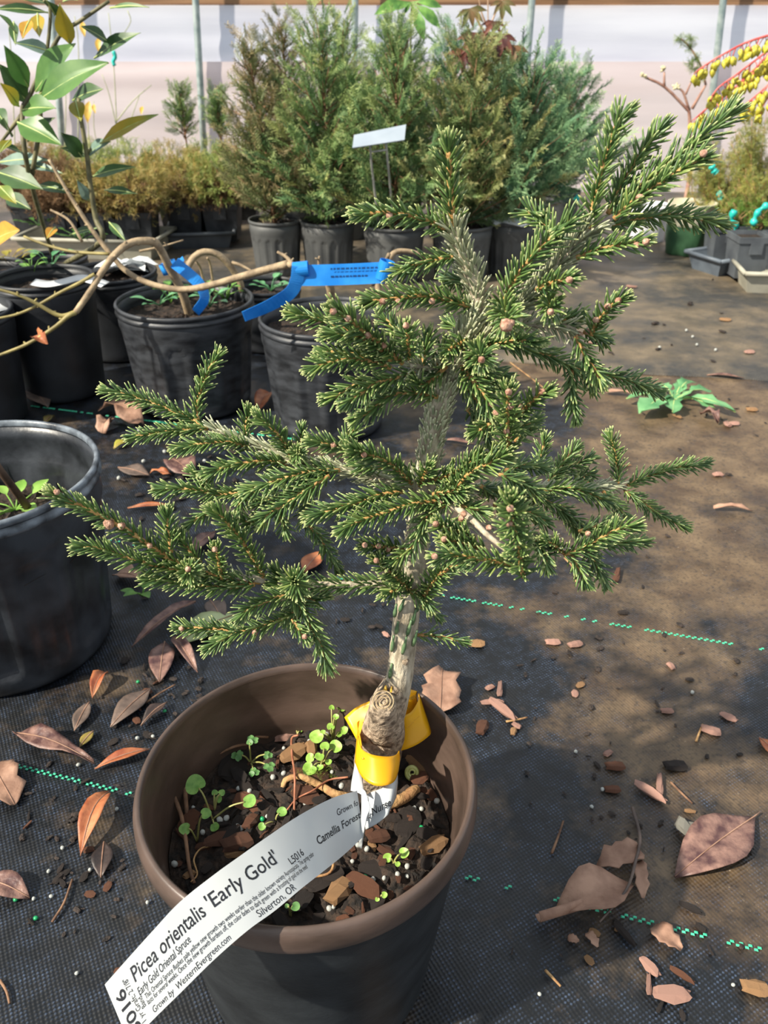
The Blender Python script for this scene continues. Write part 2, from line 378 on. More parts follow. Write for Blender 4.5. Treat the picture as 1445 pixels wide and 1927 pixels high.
for i, (x, y, hw, lab) in enumerate(cz): POT['P%d' % i] = potpx(lab, x, y, hw, .118, mat=dusty, flutes=16, group='grey pots in the cedar row', rims=False, sd=.012, phase=i * .3)

# ------------------------------------------------------------------ the brown pot in front
PC = Vector((-.0379, .2841, 0)); PR, PH, SZ = .084, .1565, .110
brown_in = M('brown_pot_plastic', '#42362f', '#5c4c44', 30, .36, .05, 300, stretch=(1, 1, 2.5), detail=6)
brown_out = M('black_outer_plastic', '#14171a', '#2c3033', 26, .42, .15, 180, stretch=(1, 1, 1.5), detail=8)
pot = thing('flower_pot', 'large brown rimmed plastic pot holding the grafted spruce', 'pot', PC)
mb = MB(); rb = .062; ho = PH - .016
prof = [(.001, .001), (rb * .92, .001), (rb * .985, .003), (rb, .007)] + [(rb + (PR * .945 - rb) * z / ho, z) for z in np.linspace(.012, ho, 14)] + [(PR * .934, ho + .001)]
lathe(mb, prof, PC, 96); mb.build('outer_wall', brown_out, pot)
mb = MB()
prof = [(PR * .955, PH - .0170), (PR * .975, PH - .0165), (PR * .993, PH - .0145), (PR, PH - .011), (PR * .998, PH - .006), (PR * .985, PH - .002), (PR * .965, PH), (PR * .948, PH - .001), (PR * .94, PH - .004)]
lathe(mb, prof, PC, 96); mb.build('rolled_rim', brown_in, pot)
mb = MB()
prof = [(PR * .941, PH - .004), (PR * .934, PH - .010), (PR * .927, PH - .016), (PR * .918, PH - .022), (PR * .905, PH - .028), (PR * .893, PH - .033), (PR * .880, PH - .037), (PR * .862, PH - .046), (PR * .84, PH - .062)]
lathe(mb, prof, PC, 96); mb.build('inner_wall', brown_in, pot)
SR = PR * .858
def soil_z(x, y):
    d = math.hypot(x - PC.x, y - PC.y) / SR
    return SZ + .004 * (1 - d * d) + .0022 * math.sin(x * 190 + 1) * math.cos(y * 170) + .0012 * math.sin(x * 430 + y * 390)
mb = MB(); seg, rg = 90, 34; vs = [(PC.x, PC.y, soil_z(PC.x, PC.y))]
for i in range(1, rg + 1):
    for k in range(seg):
        a = 2 * math.pi * k / seg; rr = SR * i / rg; x, y = PC.x + rr * math.cos(a), PC.y + rr * math.sin(a)
        vs.append((x, y, soil_z(x, y) + (rnd.random() - .5) * .0022))
fs = [(0, 1 + k, 1 + (k + 1) % seg) for k in range(seg)] + [(1 + (i - 1) * seg + k, 1 + i * seg + k, 1 + i * seg + (k + 1) % seg, 1 + (i - 1) * seg + (k + 1) % seg) for i in range(1, rg) for k in range(seg)]
tag(mb.add(vs, fs).build('potting_soil', soilm, smooth=False), 'dark crumbly potting mix filling the brown pot', 'soil', kind='stuff')
def soil(x, y, dz=0.0):
    z = SZ
    for _ in range(3):
        p = gnd(x, y, z); z = soil_z(p.x, p.y)
    p.z = z + dz; return p

# ------------------------------------------------------------------ the spruce
bark = M('grey_spruce_bark', '#8c806c', '#d2c6ae', 260, .8, .8, 500, stretch=(1, 1, .35))
bark2 = M('rough_rootstock_bark', '#5e5040', '#b8a48c', 300, .85, 1.0, 420)
twigm = M('orange_tan_twig', '#9c7340', '#c59a5e', 300, .65, .4, 700)
twigo = M('pale_old_twig', '#8d8372', '#c0b49c', 300, .7, .5, 600)
budm = M('rosy_brown_bud', '#8a5d48', '#cda58c', 500, .6, .5, 900)
waxm = M('yellow_graft_wax', '#c9962a', '#e0b64a', 200, .5, .3, 400)
needle_g = leafmat('spruce_needle', [(0, '#3a5832'), (1, '#98a85c'), (.5, '#5e7c42'), (.8, '#789450')], '#bfc684', .78, .40, .18, base='#8c9a54', spec=.6)
needle_o = leafmat('waxy_old_needle', [(0, '#7c866a'), (1, '#c8c8a8'), (.5, '#a8ac8a')], '#dedab8', .8, .45, .1)
spruce = thing('spruce_tree', 'small grafted spruce with dense short green needles growing in the brown pot', 'tree', (-.005, .32, SZ))
# needle template: length along z, slightly flattened five-sided section, blunt tip
ring = [(0.0, .45), (.12, .95), (.55, 1.0), (.86, .85), (.97, .5), (1.0, .12)]
tv = []; tt = []
for (z, r) in ring:
    for k in range(5):
        a = 2 * math.pi * k / 5 + .3; tv.append((math.cos(a) * r, math.sin(a) * r * .8, z)); tt.append(z)
tf = [(i * 5 + k, i * 5 + (k + 1) % 5, (i + 1) * 5 + (k + 1) % 5, (i + 1) * 5 + k) for i in range(len(ring) - 1) for k in range(5)]
NT, NF, NTT = np.array(tv), np.array(tf), np.array(tt)
def needles(pts, parent, ln=.0078, pitch=.00034, ang=50, mat=None, wid=.00052, cone=True, start=0.0, bend=.10, side=0.0, name='needles', off=0.0):
    P = np.array([tuple(p) for p in smooth(pts, 8)]); seg = np.linalg.norm(np.diff(P, axis=0), axis=1); s = np.concatenate([[0], np.cumsum(seg)]); Ls = s[-1]
    n = max(12, int(Ls / pitch)); n_tip = 16 if cone else 0
    u = np.concatenate([np.linspace(start * Ls, Ls, n) + npr.normal(0, pitch * .8, n), np.full(n_tip, Ls)]); u = np.clip(u, 0, Ls)
    pos = np.stack([np.interp(u, s, P[:, i]) for i in range(3)], -1)
    T = np.gradient(P, axis=0); T /= np.linalg.norm(T, axis=1)[:, None] + 1e-12
    T = np.stack([np.interp(u, s, T[:, i]) for i in range(3)], -1); T /= np.linalg.norm(T, axis=1)[:, None]
    up = np.array([0.05, -.12, 1.0]); up /= np.linalg.norm(up)
    B = np.cross(T, up); bl = np.linalg.norm(B, axis=1)[:, None]; B = np.where(bl > .15, B / (bl + 1e-9), np.array([[1.0, 0, 0]])); B -= T * (B * T).sum(1)[:, None]; B /= np.linalg.norm(B, axis=1)[:, None]
    N = np.cross(B, T)
    m = len(u); phi = np.arange(m) * 2.39996 + npr.normal(0, .25, m)
    cN = np.sin(phi); cN = np.where(cN < 0, cN * (1 - side), cN)
    rad = np.cos(phi)[:, None] * B + cN[:, None] * N; rad /= np.linalg.norm(rad, axis=1)[:, None]
    a = np.radians(ang + npr.normal(0, 7, m)); rel = u / Ls
    a = a * np.where(rel > .8, 1 - (rel - .8) * 1.9, 1.0) if cone else a
    a[n:] = np.radians(npr.uniform(6, 34, n_tip)) if n_tip else a[n:]
    d = np.cos(a)[:, None] * T + np.sin(a)[:, None] * rad
    pos = pos + rad * off
    l = ln * npr.uniform(.78, 1.1, m) * (np.where(rel < .06, .8, 1.0)); l[n:] *= .85
    X = np.cross(d, T + .01 * N); X /= np.linalg.norm(X, axis=1)[:, None] + 1e-9; Y = np.cross(d, X)
    V = pos[:, None, :] + NT[None, :, 0:1] * (X * wid)[:, None, :] + NT[None, :, 1:2] * (Y * wid)[:, None, :] + NT[None, :, 2:3] * (d * l[:, None])[:, None, :]
    V = V + (NTT ** 2)[None, :, None] * (T * (bend * l)[:, None])[:, None, :]
    F = (NF[None] + (np.arange(m) * len(NT))[:, None, None]).reshape(-1, 4)
    r = np.clip(npr.normal(.5, .22, m), 0, 1)
    o = fastmesh(name, V.reshape(-1, 3), F, mat or needle_g, parent, {'t': np.tile(NTT, m), 'rnd': np.repeat(r, len(NT))}, smoothf=True)
    o['kind'] = 'stuff'; return o
def bud(parent, p, r=.0013, d=(0, -.3, 1)):
    d = Vector(d).normalized(); mb = MB(); b = d.orthogonal().normalized(); c = d.cross(b)
    pf = [(.35, -.9), (.85, -.5), (1.0, 0), (.8, .6), (.4, 1.05), (.05, 1.25)]; vs = []; fs = []
    for i, (rr, z) in enumerate(pf):
        for k in range(8):
            a = 2 * math.pi * k / 8 + i * .35; q = 1 + .12 * ((k + i) % 2); vs.append(Vector(p) + d * (z * r) + (b * math.cos(a) + c * math.sin(a)) * rr * r * q)
    for i in range(5):
        for k in range(8): fs.append((i * 8 + k, i * 8 + (k + 1) % 8, (i + 1) * 8 + (k + 1) % 8, (i + 1) * 8 + k))
    return mb.add(vs, fs).build('bud', budm, parent)
def twig(px, Y0, Y1, r=.0010, kind='n', buds=(), **k):
    """a shoot traced in the photograph (base to tip); its depth runs from Y0 to Y1"""
    n = len(px); pts = [pix(x, y, Y0 + (Y1 - Y0) * i / (n - 1)) for i, (x, y) in enumerate(px)]
    if n == 2: pts = [pts[0], pts[0].lerp(pts[1], .5) + Vector((0, 0, .0012)), pts[1]]
    Ln = sum((pts[i + 1] - pts[i]).length for i in range(len(pts) - 1))
    end = pts[-1]; d = (end - pts[-2]).normalized()
    ln = k.pop('ln', .0076); pull = min(ln * .75, Ln * .3)
    pts[-1] = end - d * pull                     # traced tip is the needle tips
    mb = MB(); tube(mb, pts, r, r * .6, 7, sm=4)
    o = mb.build('branch', twigo if kind in 'obg' else twigm, spruce)
    if kind == 'o': needles(pts, o, ln, k.pop('pitch', .00034), k.pop('ang', 24), needle_o, cone=False, bend=-.06, off=r * .7, **k)
    elif kind != 'b': needles(pts, o, ln, **k)
    for (bx, by) in buds:
        q = min(range(n), key=lambda i: (px[i][0] - bx) ** 2 + (px[i][1] - by) ** 2); Yb = Y0 + (Y1 - Y0) * q / (n - 1)
        bud(o, pix(bx, by, Yb - .003), .0024 if (bx, by) in ((205, 987), (953, 612)) else .0017 if bx == 229 else .0013, d=(d + Vector((0, -.4, .5))))
    return o
# trunk
tp = [(703, 1500, .320), (707, 1440, .320), (722, 1390, .321), (740, 1330, .321), (752, 1270, .322), (760, 1200, .322), (768, 1130, .322), (778, 1060, .323), (790, 980, .324), (800, 900, .325), (818, 800, .326), (842, 720, .327), (868, 650, .328), (893, 590, .328), (898, 550, .328), (882, 505, .327), (866, 468, .326), (853, 426, .325)]
pts = [pix(*q) for q in tp]
mb = MB(); tube(mb, pts, lambda u: .0064 * (1 - u) ** .75 + .0016 if u > .12 else .0078, sides=14, wob=.05, sm=4)
trunk = mb.build('trunk', bark, spruce)
# swollen rootstock collar with a cut stub
mb = MB(); tube(mb, [pix(703, 1500, .320), pix(706, 1450, .319), pix(713, 1408, .319), pix(724, 1360, .3195), pix(737, 1310, .320), pix(744, 1280, .3212)], lambda u: (.0108 + .0016 * math.sin(u * 4)) * (1 - .42 * u ** 3), sides=26, wob=.03, sm=6, lump=.10)
mb.build('graft_collar', bark2, trunk)
mb = MB(); a = pix(721, 1378, .316); b = pix(721, 1322, .3065)
tube(mb, [a, a.lerp(b, .5), b], .0088, .0066, 22, wob=.03, sm=5, lump=.09); mb.build('cut_stub', bark2, trunk)
mb = MB(); ax = (b - a).normalized(); nn = (Vector((0, -.6, .8))).normalized()
for i, rr in enumerate((.0052, .0036, .0020)):
    q1 = nn.orthogonal().normalized(); q2 = nn.cross(q1); c0 = b + ax * .0012
    tube(mb, [c0 + (q1 * math.cos(t) + q2 * math.sin(t)) * rr for t in np.linspace(0, 2 * math.pi, 18)], .00038, sides=5, cap=False)
mb.build('growth_ring', M('pale_ring_bark', '#8a765a', '#b4a07c', 400, .8), trunk)
mb = MB()
for (x0, y0, x1, y1, w) in ((726, 1290, 722, 1312, .0022), (737, 1292, 734, 1330, .0016), (748, 1298, 747, 1340, .0020), (750, 1335, 749, 1358, .0022)):
    w *= .55; p0, p1 = pix(x0, y0, .3152), pix(x1, y1, .3146)
    tube(mb, [p0, p0.lerp(p1, .5) + Vector((0, -.0006, 0)), p1], lambda u, w=w: w * (.35 + .65 * math.sin(math.pi * u)), sides=7, sm=3)
mb.build('graft_wax', waxm, trunk)
mb = MB(); c = pix(763, 1247, .3150); tube(mb, [c + Vector((0, .002, 0)), c + Vector((0, -.0005, .0002)), c + Vector((0, -.0012, .0003))], .0022, .0008, 9); mb.build('knot', bark2, trunk)
# appressed needles on the upper trunk, sparse ones below
i0 = 8; needles([pix(*q) for q in tp[9:14]], trunk, .0080, .00009, 17, needle_o, cone=False, bend=-.10, wid=.0006, off=.0032)
needles([pix(*q) for q in tp[13:]], trunk, .0095, .00018, 30, needle_o, cone=False, bend=-.05, off=.0014)
needles([pix(*q) for q in tp[6:10]], trunk, .0078, .0006, 14, needle_o, cone=False, bend=-.1, wid=.0007, off=.0042)
mb = MB()
for (x, y, l) in ((737, 1225, 40), (757, 1230, 44), (745, 1192, 30), (766, 1195, 38), (775, 1175, 40), (733, 1275, 36), (752, 1150, 30), (742, 1160, 32), (784, 1150, 34), (777, 1215, 40)):
    sgn = -1 if x < 750 else 1
    e = .3155 + (abs(x - 758) / 30) ** 2 * .0035
    p0, p1 = pix(x, y, e), pix(x + 6 + sgn * 2, y - l * .72, e - .0012)
    tube(mb, [p0, p0.lerp(p1, .5) + Vector((0, -.0005, 0)), p1], lambda u: .0011 * (.55 + .45 * math.sin(math.pi * min(1, u * 1.2 + .1))), sides=6, sm=3)
mb.build('stem_needle', M('old_stem_needle', '#4d6a48', '#6f8860', 200, .5), trunk)
# shoots: (pixels base..tip, Y at base, Y at tip, kind, buds, options)
S = .326
TW = [
 # crown
 ([(853, 426), (847, 346), (845, 290), (843, 246)], S, .322, 'n', [], dict(r=.0015, ln=.0092, ang=44, pitch=.00030)),
 ([(847, 437), (815, 420), (778, 407), (731, 400), (690, 402), (656, 404)], S, .318, 'n', [(733, 406)], {}),
 ([(866, 480), (834, 486), (787, 496), (751, 512), (728, 529)], S, .322, 'n', [], {}),
 ([(889, 578), (834, 562), (795, 556), (751, 561), (709, 565), (672, 569)], S, .310, 'n', [(720, 567), (749, 568), (813, 567)], dict(ln=.0085)),
 ([(895, 532), (860, 526), (832, 527)], S, .345, 'n', [], {}),
 ([(912, 548), (900, 590), (870, 620), (835, 605)], .330, .352, 'n', [], {}),
 # upper right limb
 ([(905, 640), (960, 590), (1008, 545), (1044, 506), (1085, 455), (1112, 428), (1154, 408)], S, .322, 'o', [], dict(r=.0022, ln=.0088, ang=30, pitch=.00022)),
 ([(945, 575), (967, 529), (997, 488), (1032, 452), (1073, 417), (1101, 395)], .318, .312, 'n', [], dict(ln=.0090, pitch=.00034)),
 ([(1045, 442), (1020, 415), (995, 398), (974, 390)], .325, .335, 'n', [], {}),
 ([(1108, 430), (1125, 344), (1145, 280), (1163, 225), (1185, 190)], .322, .326, 'n', [], dict(ln=.0082)),
 ([(1144, 402), (1163, 362), (1200, 298), (1230, 257), (1256, 226)], .325, .338, 'n', [], dict(ln=.0078)),
 ([(1155, 405), (1200, 355), (1247, 318), (1290, 283), (1349, 234), (1397, 192)], .325, .330, 'n', [], dict(ln=.0095, ang=40)),
 ([(1155, 412), (1203, 370), (1247, 341), (1302, 306), (1345, 287)], .318, .310, 'n', [(1203, 372), (1323, 289)], dict(ln=.0082, side=.7, pitch=.00034)),
 ([(1145, 425), (1174, 417), (1210, 409), (1247, 405), (1291, 407), (1334, 416), (1371, 426)], .328, .345, 'n', [], dict(ln=.0078)),
 ([(1085, 485), (1131, 469), (1174, 459), (1232, 452)], .318, .306, 'n', [(1215, 455), (1198, 461)], dict(ln=.0082, side=.8)),
 ([(1010, 545), (1030, 535), (1050, 529), (1090, 521)], .312, .298, 'n', [(1071, 527)], dict(ln=.0076, side=.5)),
 # rosettes and shoots that come towards the viewer
 ([(1030, 560), (1034, 575), (1036, 590)], .325, .300, 'n', [(1036, 587)], dict(ln=.0078, ang=62)),
 ([(945, 570), (952, 590), (958, 612)], .318, .284, 'n', [(953, 612), (962, 608)], dict(ln=.0085, ang=62)),
 ([(900, 655), (903, 668), (906, 680)], .318, .288, 'n', [(906, 677)], dict(ln=.0085, ang=64)),
 ([(885, 652), (925, 650), (973, 641), (1026, 648)], .318, .300, 'n', [], dict(ln=.0080, side=.9)),
 ([(940, 620), (990, 612), (1040, 612), (1080, 618), (1104, 626)], .328, .330, 'o', [(1090, 629), (1106, 624)], dict(r=.0018, ang=50)),
 ([(1040, 610), (1075, 598), (1100, 590)], .328, .336, 'n', [], {}),
 ([(1112, 630), (1126, 604), (1151, 575), (1185, 552)], .322, .312, 'n', [(1121, 602), (1143, 577), (1163, 566)], dict(ln=.0075)),
 ([(1100, 625), (1125, 633), (1148, 645)], .333, .345, 'n', [], {}),
 ([(1082, 632), (1103, 671), (1119, 696), (1140, 734)], .318, .306, 'n', [], dict(ln=.0075)),
 ([(940, 640), (990, 655), (1040, 672), (1080, 692), (1130, 708)], .332, .350, 'n', [], dict(ln=.0080, side=.2)),
 ([(1125, 702), (1180, 714), (1215, 728), (1250, 743)], .350, .362, 'n', [], {}),
 ([(1076, 695), (1075, 725), (1078, 755), (1085, 800)], .345, .345, 'n', [], {}),
 ([(1090, 705), (1110, 720), (1118, 738)], .350, .355, 'n', [], {}),
 ([(868, 690), (884, 709), (910, 742), (938, 790)], .318, .298, 'n', [(923, 762), (933, 776)], dict(ln=.0090, side=.6)),
 ([(957, 858), (955, 810), (955, 770), (957, 722)], .306, .282, 'n', [(957, 738), (961, 765), (953, 812)], dict(ln=.0082)),
 ([(960, 790), (985, 772), (1012, 745), (1046, 728)], .312, .300, 'n', [(1020, 737), (978, 765)], dict(ln=.0072)),
 ([(955, 810), (985, 800), (1016, 786)], .318, .325, 'n', [], {}),
 ([(968, 830), (990, 812), (1012, 800)], .322, .332, 'n', [], {}),
 ([(945, 785), (915, 802), (880, 822)], .312, .304, 'n', [], dict(ln=.0072)),
 ([(880, 770), (905, 800), (928, 842)], .330, .340, 'n', [], {}),
 ([(850, 700), (885, 735), (900, 768), (908, 800)], .325, .330, 'n', [], {}),
 ([(905, 690), (935, 700), (965, 715)], .330, .345, 'n', [], {}),
 ([(880, 640), (850, 655), (835, 675)], .320, .305, 'n', [], {}),
 ([(870, 655), (920, 715), (955, 735)], .318, .312, 'n', [], {}),
 # left middle tier
 ([(850, 700), (815, 694), (785, 690), (752, 684)], S, .312, 'o', [], dict(r=.0016, ang=42)),
 ([(757, 684), (719, 650), (692, 630), (655, 600), (618, 570)], .312, .292, 'n', [(627, 586), (655, 600), (692, 631), (722, 650)], dict(ln=.0082)),
 ([(715, 650), (680, 632), (632, 612), (595, 600), (565, 592), (533, 586)], .318, .318, 'n', [], {}),
 ([(735, 680), (700, 645), (660, 630), (600, 628)], .310, .300, 'n', [], {}),
 ([(735, 692), (694, 679), (652, 677), (610, 684), (572, 700)], .310, .298, 'n', [], dict(side=.4)),
 ([(720, 685), (670, 668), (630, 662), (588, 664)], .318, .318, 'n', [], {}),
 ([(780, 700), (740, 712), (707, 722), (682, 739), (636, 768)], .315, .302, 'n', [], {}),
 ([(740, 712), (694, 719), (669, 724), (635, 745), (603, 755)], .318, .316, 'n', [], {}),
 ([(823, 747), (795, 741), (769, 739), (737, 744), (699, 772), (656, 796)], .322, .312, 'n', [], dict(ln=.0082, side=.3)),
 ([(769, 675), (768, 644), (764, 606)], .312, .302, 'n', [(764, 613)], dict(ang=62)),
 ([(794, 690), (800, 658), (808, 620)], .318, .322, 'n', [], {}),
 ([(800, 680), (765, 640), (735, 610), (708, 584)], .328, .345, 'n', [], {}),
 ([(815, 700), (830, 670), (838, 642)], .322, .330, 'n', [], {}),
 ([(840, 690), (800, 725), (770, 715)], .320, .310, 'n', [], {}),
 # left long limb, upper
 ([(785, 918), (740, 908), (691, 896), (618, 878), (558, 866), (500, 845), (440, 825), (380, 800)], .325, .352, 'o', [], dict(r=.0021, pitch=.00026)),
 ([(383, 803), (354, 785), (296, 762), (238, 742), (188, 732)], .352, .362, 'n', [], dict(ln=.0074)),
 ([(372, 790), (370, 776), (375, 742), (392, 698), (418, 656)], .352, .362, 'n', [], dict(ln=.0070)),
 ([(392, 806), (360, 809), (325, 811), (282, 817), (235, 824)], .350, .345, 'n', [], dict(ln=.0070, side=.4)),
 ([(476, 846), (450, 836), (427, 832), (383, 834), (320, 848)], .345, .335, 'n', [], dict(ln=.0072, side=.4)),
 ([(540, 873), (500, 868), (471, 870), (425, 878), (376, 898)], .338, .325, 'n', [], dict(ln=.0078, side=.4)),
 ([(462, 830), (462, 810), (468, 764)], .348, .352, 'n', [], {}),
 ([(548, 858), (535, 835), (518, 812), (478, 774)], .338, .335, 'n', [], {}),
 ([(565, 845), (567, 825), (568, 798)], .342, .350, 'n', [], dict(ln=.006)),
 ([(560, 862), (561, 856), (561, 850)], .340, .318, 'n', [], dict(ln=.0060, ang=62)),
 ([(640, 885), (600, 886), (560, 892), (510, 908), (450, 932)], .322, .315, 'n', [], dict(ln=.0085)),
 ([(480, 928), (440, 928), (412, 930), (369, 922), (331, 919), (286, 922)], .325, .322, 'n', [], dict(ln=.0075)),
 ([(402, 928), (385, 905), (354, 880)], .325, .330, 'n', [], dict(ln=.0068)),
 ([(462, 922), (453, 945), (446, 968)], .318, .312, 'n', [], dict(ln=.006)),
 ([(620, 895), (585, 916), (543, 945), (505, 968), (480, 992)], .318, .310, 'n', [], dict(ln=.0085)),
 ([(600, 890), (560, 918), (520, 938), (470, 950)], .322, .325, 'n', [], {}),
 ([(524, 960), (532, 985), (541, 1014)], .315, .313, 'n', [], dict(ln=.0062)),
 ([(580, 930), (572, 975), (600, 1010), (618, 1041), (640, 1078)], .325, .330, 'n', [], dict(ln=.0066)),
 ([(405, 955), (380, 970), (348, 992)], .320, .315, 'n', [], dict(ln=.0070)),
 ([(505, 988), (470, 985), (440, 972)], .315, .312, 'n', [], {}),
 # centre
 ([(775, 910), (734, 873), (685, 852), (648, 842)], .318, .305, 'n', [(685, 856)], dict(ln=.0082)),
 ([(690, 855), (645, 843), (610, 835), (572, 826)], .312, .308, 'n', [(628, 838)], {}),
 ([(672, 858), (650, 835), (665, 812), (684, 795)], .318, .325, 'n', [], {}),
 ([(720, 880), (690, 878), (655, 870)], .325, .330, 'n', [], {}),
 ([(760, 925), (720, 930), (691, 940), (633, 957), (570, 978)], .315, .302, 'n', [], dict(ln=.0088)),
 ([(832, 942), (778, 948), (720, 966), (676, 980), (630, 1006)], .312, .294, 'n', [(830, 943)], dict(ln=.0090, side=.4)),
 ([(845, 945), (800, 975), (781, 1024), (749, 1050), (722, 1066)], .310, .300, 'n', [], dict(ln=.0075)),
 ([(775, 1116), (755, 1095), (734, 1076), (700, 1046)], .315, .298, 'n', [(708, 1055), (728, 1073)], dict(ln=.0078)),
 ([(760, 1035), (730, 1030), (705, 1028), (675, 1026)], .312, .300, 'n', [(686, 1026), (712, 1028), (730, 1034)], dict(ln=.0078)),
 ([(795, 1125), (812, 1100), (825, 1082), (845, 1060)], .314, .302, 'n', [], dict(ln=.0090)),
 ([(770, 1110), (800, 1128), (815, 1150)], .316, .310, 'n', [], {}),
 ([(760, 1105), (740, 1112), (722, 1120)], .314, .306, 'n', [], {}),
 ([(807, 905), (835, 898), (865, 884), (912, 850)], .318, .306, 'n', [], dict(ln=.0086)),
 ([(820, 930), (848, 931), (880, 893), (923, 870), (965, 850)], .314, .292, 'n', [], dict(ln=.0092)),
 ([(790, 915), (800, 890), (810, 872)], .318, .312, 'n', [], {}),
 ([(800, 915), (775, 890), (750, 885)], .330, .338, 'n', [], {}),
 ([(815, 930), (850, 925), (885, 925)], .310, .300, 'n', [], {}),
 # near shoots in front of the trunk
 ([(975, 1064), (940, 1058), (909, 1053), (850, 1044), (808, 1050)], .268, .262, 'n', [(818, 1047)], dict(ln=.0080)),
 ([(984, 1085), (974, 1022), (965, 985), (960, 930)], .264, .236, 'n', [(960, 957), (958, 985), (970, 1018)], dict(ln=.0082, ang=60)),
 ([(895, 1015), (850, 1000), (815, 980)], .290, .278, 'n', [(820, 986)], dict(ln=.0078)),
 ([(915, 1035), (865, 1022), (828, 1012)], .284, .272, 'n', [(836, 1015)], dict(ln=.0078)),
 ([(848, 948), (885, 975), (915, 1005), (970, 1050)], .308, .268, 'b', [(873, 967), (920, 993), (868, 975)], dict(r=.0016)),
 ([(855, 950), (880, 955), (920, 965)], .306, .300, 'n', [], {}),
 ([(870, 970), (860, 1000), (850, 1030)], .302, .292, 'n', [], {}),
 ([(830, 1080), (850, 1065), (880, 1062)], .290, .285, 'n', [], {}),
 # right back limb
 ([(800, 918), (870, 925), (940, 920), (1010, 920), (1060, 918), (1102, 918), (1182, 911)], .325, .405, 'o', [], dict(r=.0018)),
 ([(905, 915), (930, 925), (965, 930), (1000, 945)], .335, .360, 'n', [], {}),
 ([(950, 885), (985, 875), (1036, 880)], .335, .350, 'n', [], {}),
 ([(940, 892), (975, 905), (1022, 928)], .325, .335, 'n', [], {}),
 ([(1016, 885), (1018, 860), (1028, 812)], .385, .400, 'n', [], {}),
 ([(1030, 910), (1057, 873), (1092, 834)], .375, .395, 'n', [], {}),
 ([(1040, 900), (1080, 875), (1120, 858)], .380, .400, 'n', [], {}),
 ([(1070, 912), (1095, 895), (1122, 890)], .385, .400, 'n', [], {}),
 ([(1163, 910), (1162, 890), (1158, 856), (1144, 808)], .400, .412, 'n', [], dict(ln=.0080)),
 ([(1180, 914), (1200, 903), (1223, 894), (1275, 880), (1338, 872)], .403, .412, 'n', [], dict(ln=.0080)),
 ([(1175, 922), (1209, 946), (1251, 974), (1298, 995)], .400, .395, 'n', [], dict(ln=.0078)),
 ([(1020, 923), (1068, 918), (1109, 928), (1152, 950)], .345, .340, 'n', [], dict(ln=.0082)),
 ([(995, 922), (1020, 938), (1050, 956), (1100, 992)], .345, .350, 'n', [], dict(ln=.0082)),
 ([(1135, 925), (1155, 945), (1184, 980)], .390, .392, 'n', [], {}),
 ([(1060, 955), (1078, 985), (1090, 1010)], .350, .350, 'n', [], {}),
 # right lower limb
 ([(840, 985), (910, 985), (960, 990), (991, 1001), (1030, 1022), (1066, 1044)], .325, .318, 'o', [], dict(r=.0015, ang=45, pitch=.0006)),
 ([(1061, 1045), (1102, 1029), (1137, 1008), (1165, 995), (1212, 985)], .318, .310, 'n', [(1106, 1004)], dict(ln=.0085)),
 ([(1090, 1000), (1130, 988), (1172, 984)], .330, .345, 'n', [], {}),
 ([(1095, 1032), (1160, 1022), (1224, 1018)], .322, .335, 'n', [], {}),
 ([(1075, 1045), (1090, 1070), (1108, 1108)], .318, .316, 'n', [], {}),
 ([(1105, 1038), (1120, 1060), (1143, 1106)], .324, .328, 'n', [], {}),
 ([(990, 1005), (1015, 1025), (1036, 1080)], .318, .314, 'n', [], {}),
 ([(960, 960), (1000, 965), (1040, 990)], .320, .325, 'n', [], {}),
 ([(930, 950), (965, 955), (1010, 975)], .330, .345, 'n', [], {}),
 ([(1060, 1040), (1040, 1025), (1015, 1012)], .318, .312, 'n', [], {}),
 # lower left limb
 ([(770, 1118), (720, 1100), (658, 1100), (580, 1100), (540, 1100), (499, 1092)], .322, .312, 'g', [], dict(r=.0022, ang=42, pitch=.00036, side=.3, off=.001)),
 ([(499, 1092), (470, 1088), (437, 1088), (400, 1085)], .312, .310, 'o', [], dict(r=.0020, ang=70, pitch=.0022)),
 ([(490, 1094), (437, 1090), (390, 1080), (335, 1060), (282, 1027), (233, 994), (172, 961), (120, 940), (84, 922)], .312, .298, 'n', [(205, 987), (229, 990), (107, 926), (282, 1027)], dict(r=.0016, ln=.0082, pitch=.00034)),
 ([(345, 1075), (300, 1066), (274, 1059), (233, 1047), (180, 1031), (130, 1027)], .305, .296, 'n', [], dict(ln=.0080)),
 ([(322, 1040), (316, 1000), (314, 950)], .305, .312, 'n', [], dict(ln=.0080)),
 ([(378, 1060), (352, 1030), (330, 996)], .308, .312, 'n', [], {}),
 ([(360, 1085), (357, 1078), (354, 1070)], .308, .284, 'n', [(354, 1071)], dict(ln=.0076, ang=60)),
 ([(480, 1100), (420, 1105), (360, 1100), (310, 1092), (262, 1086)], .308, .302, 'n', [], dict(ln=.0085)),
 ([(418, 1092), (412, 1060), (404, 1022)], .308, .302, 'n', [(404, 1034)], dict(ln=.0070)),
 ([(496, 1086), (479, 1056), (453, 1015), (427, 983), (395, 950)], .310, .302, 'n', [], dict(ln=.0084)),
 ([(560, 1105), (556, 1098), (552, 1090)], .312, .288, 'n', [], dict(ln=.0095, ang=62)),
 ([(560, 1110), (535, 1090), (515, 1070)], .316, .318, 'n', [], dict(ln=.0085)),
 ([(555, 1115), (510, 1128), (470, 1145), (440, 1168)], .308, .296, 'n', [], dict(ln=.0085)),
 ([(560, 1150), (531, 1165), (478, 1182), (437, 1194), (380, 1226)], .310, .300, 'n', [(480, 1190)], dict(ln=.0080, side=.3)),
 ([(450, 1190), (429, 1186), (380, 1182), (322, 1180)], .312, .312, 'n', [(342, 1183)], dict(ln=.0075)),
 ([(545, 1110), (565, 1140), (584, 1178), (605, 1218), (620, 1268)], .312, .302, 'n', [], dict(ln=.0092)),
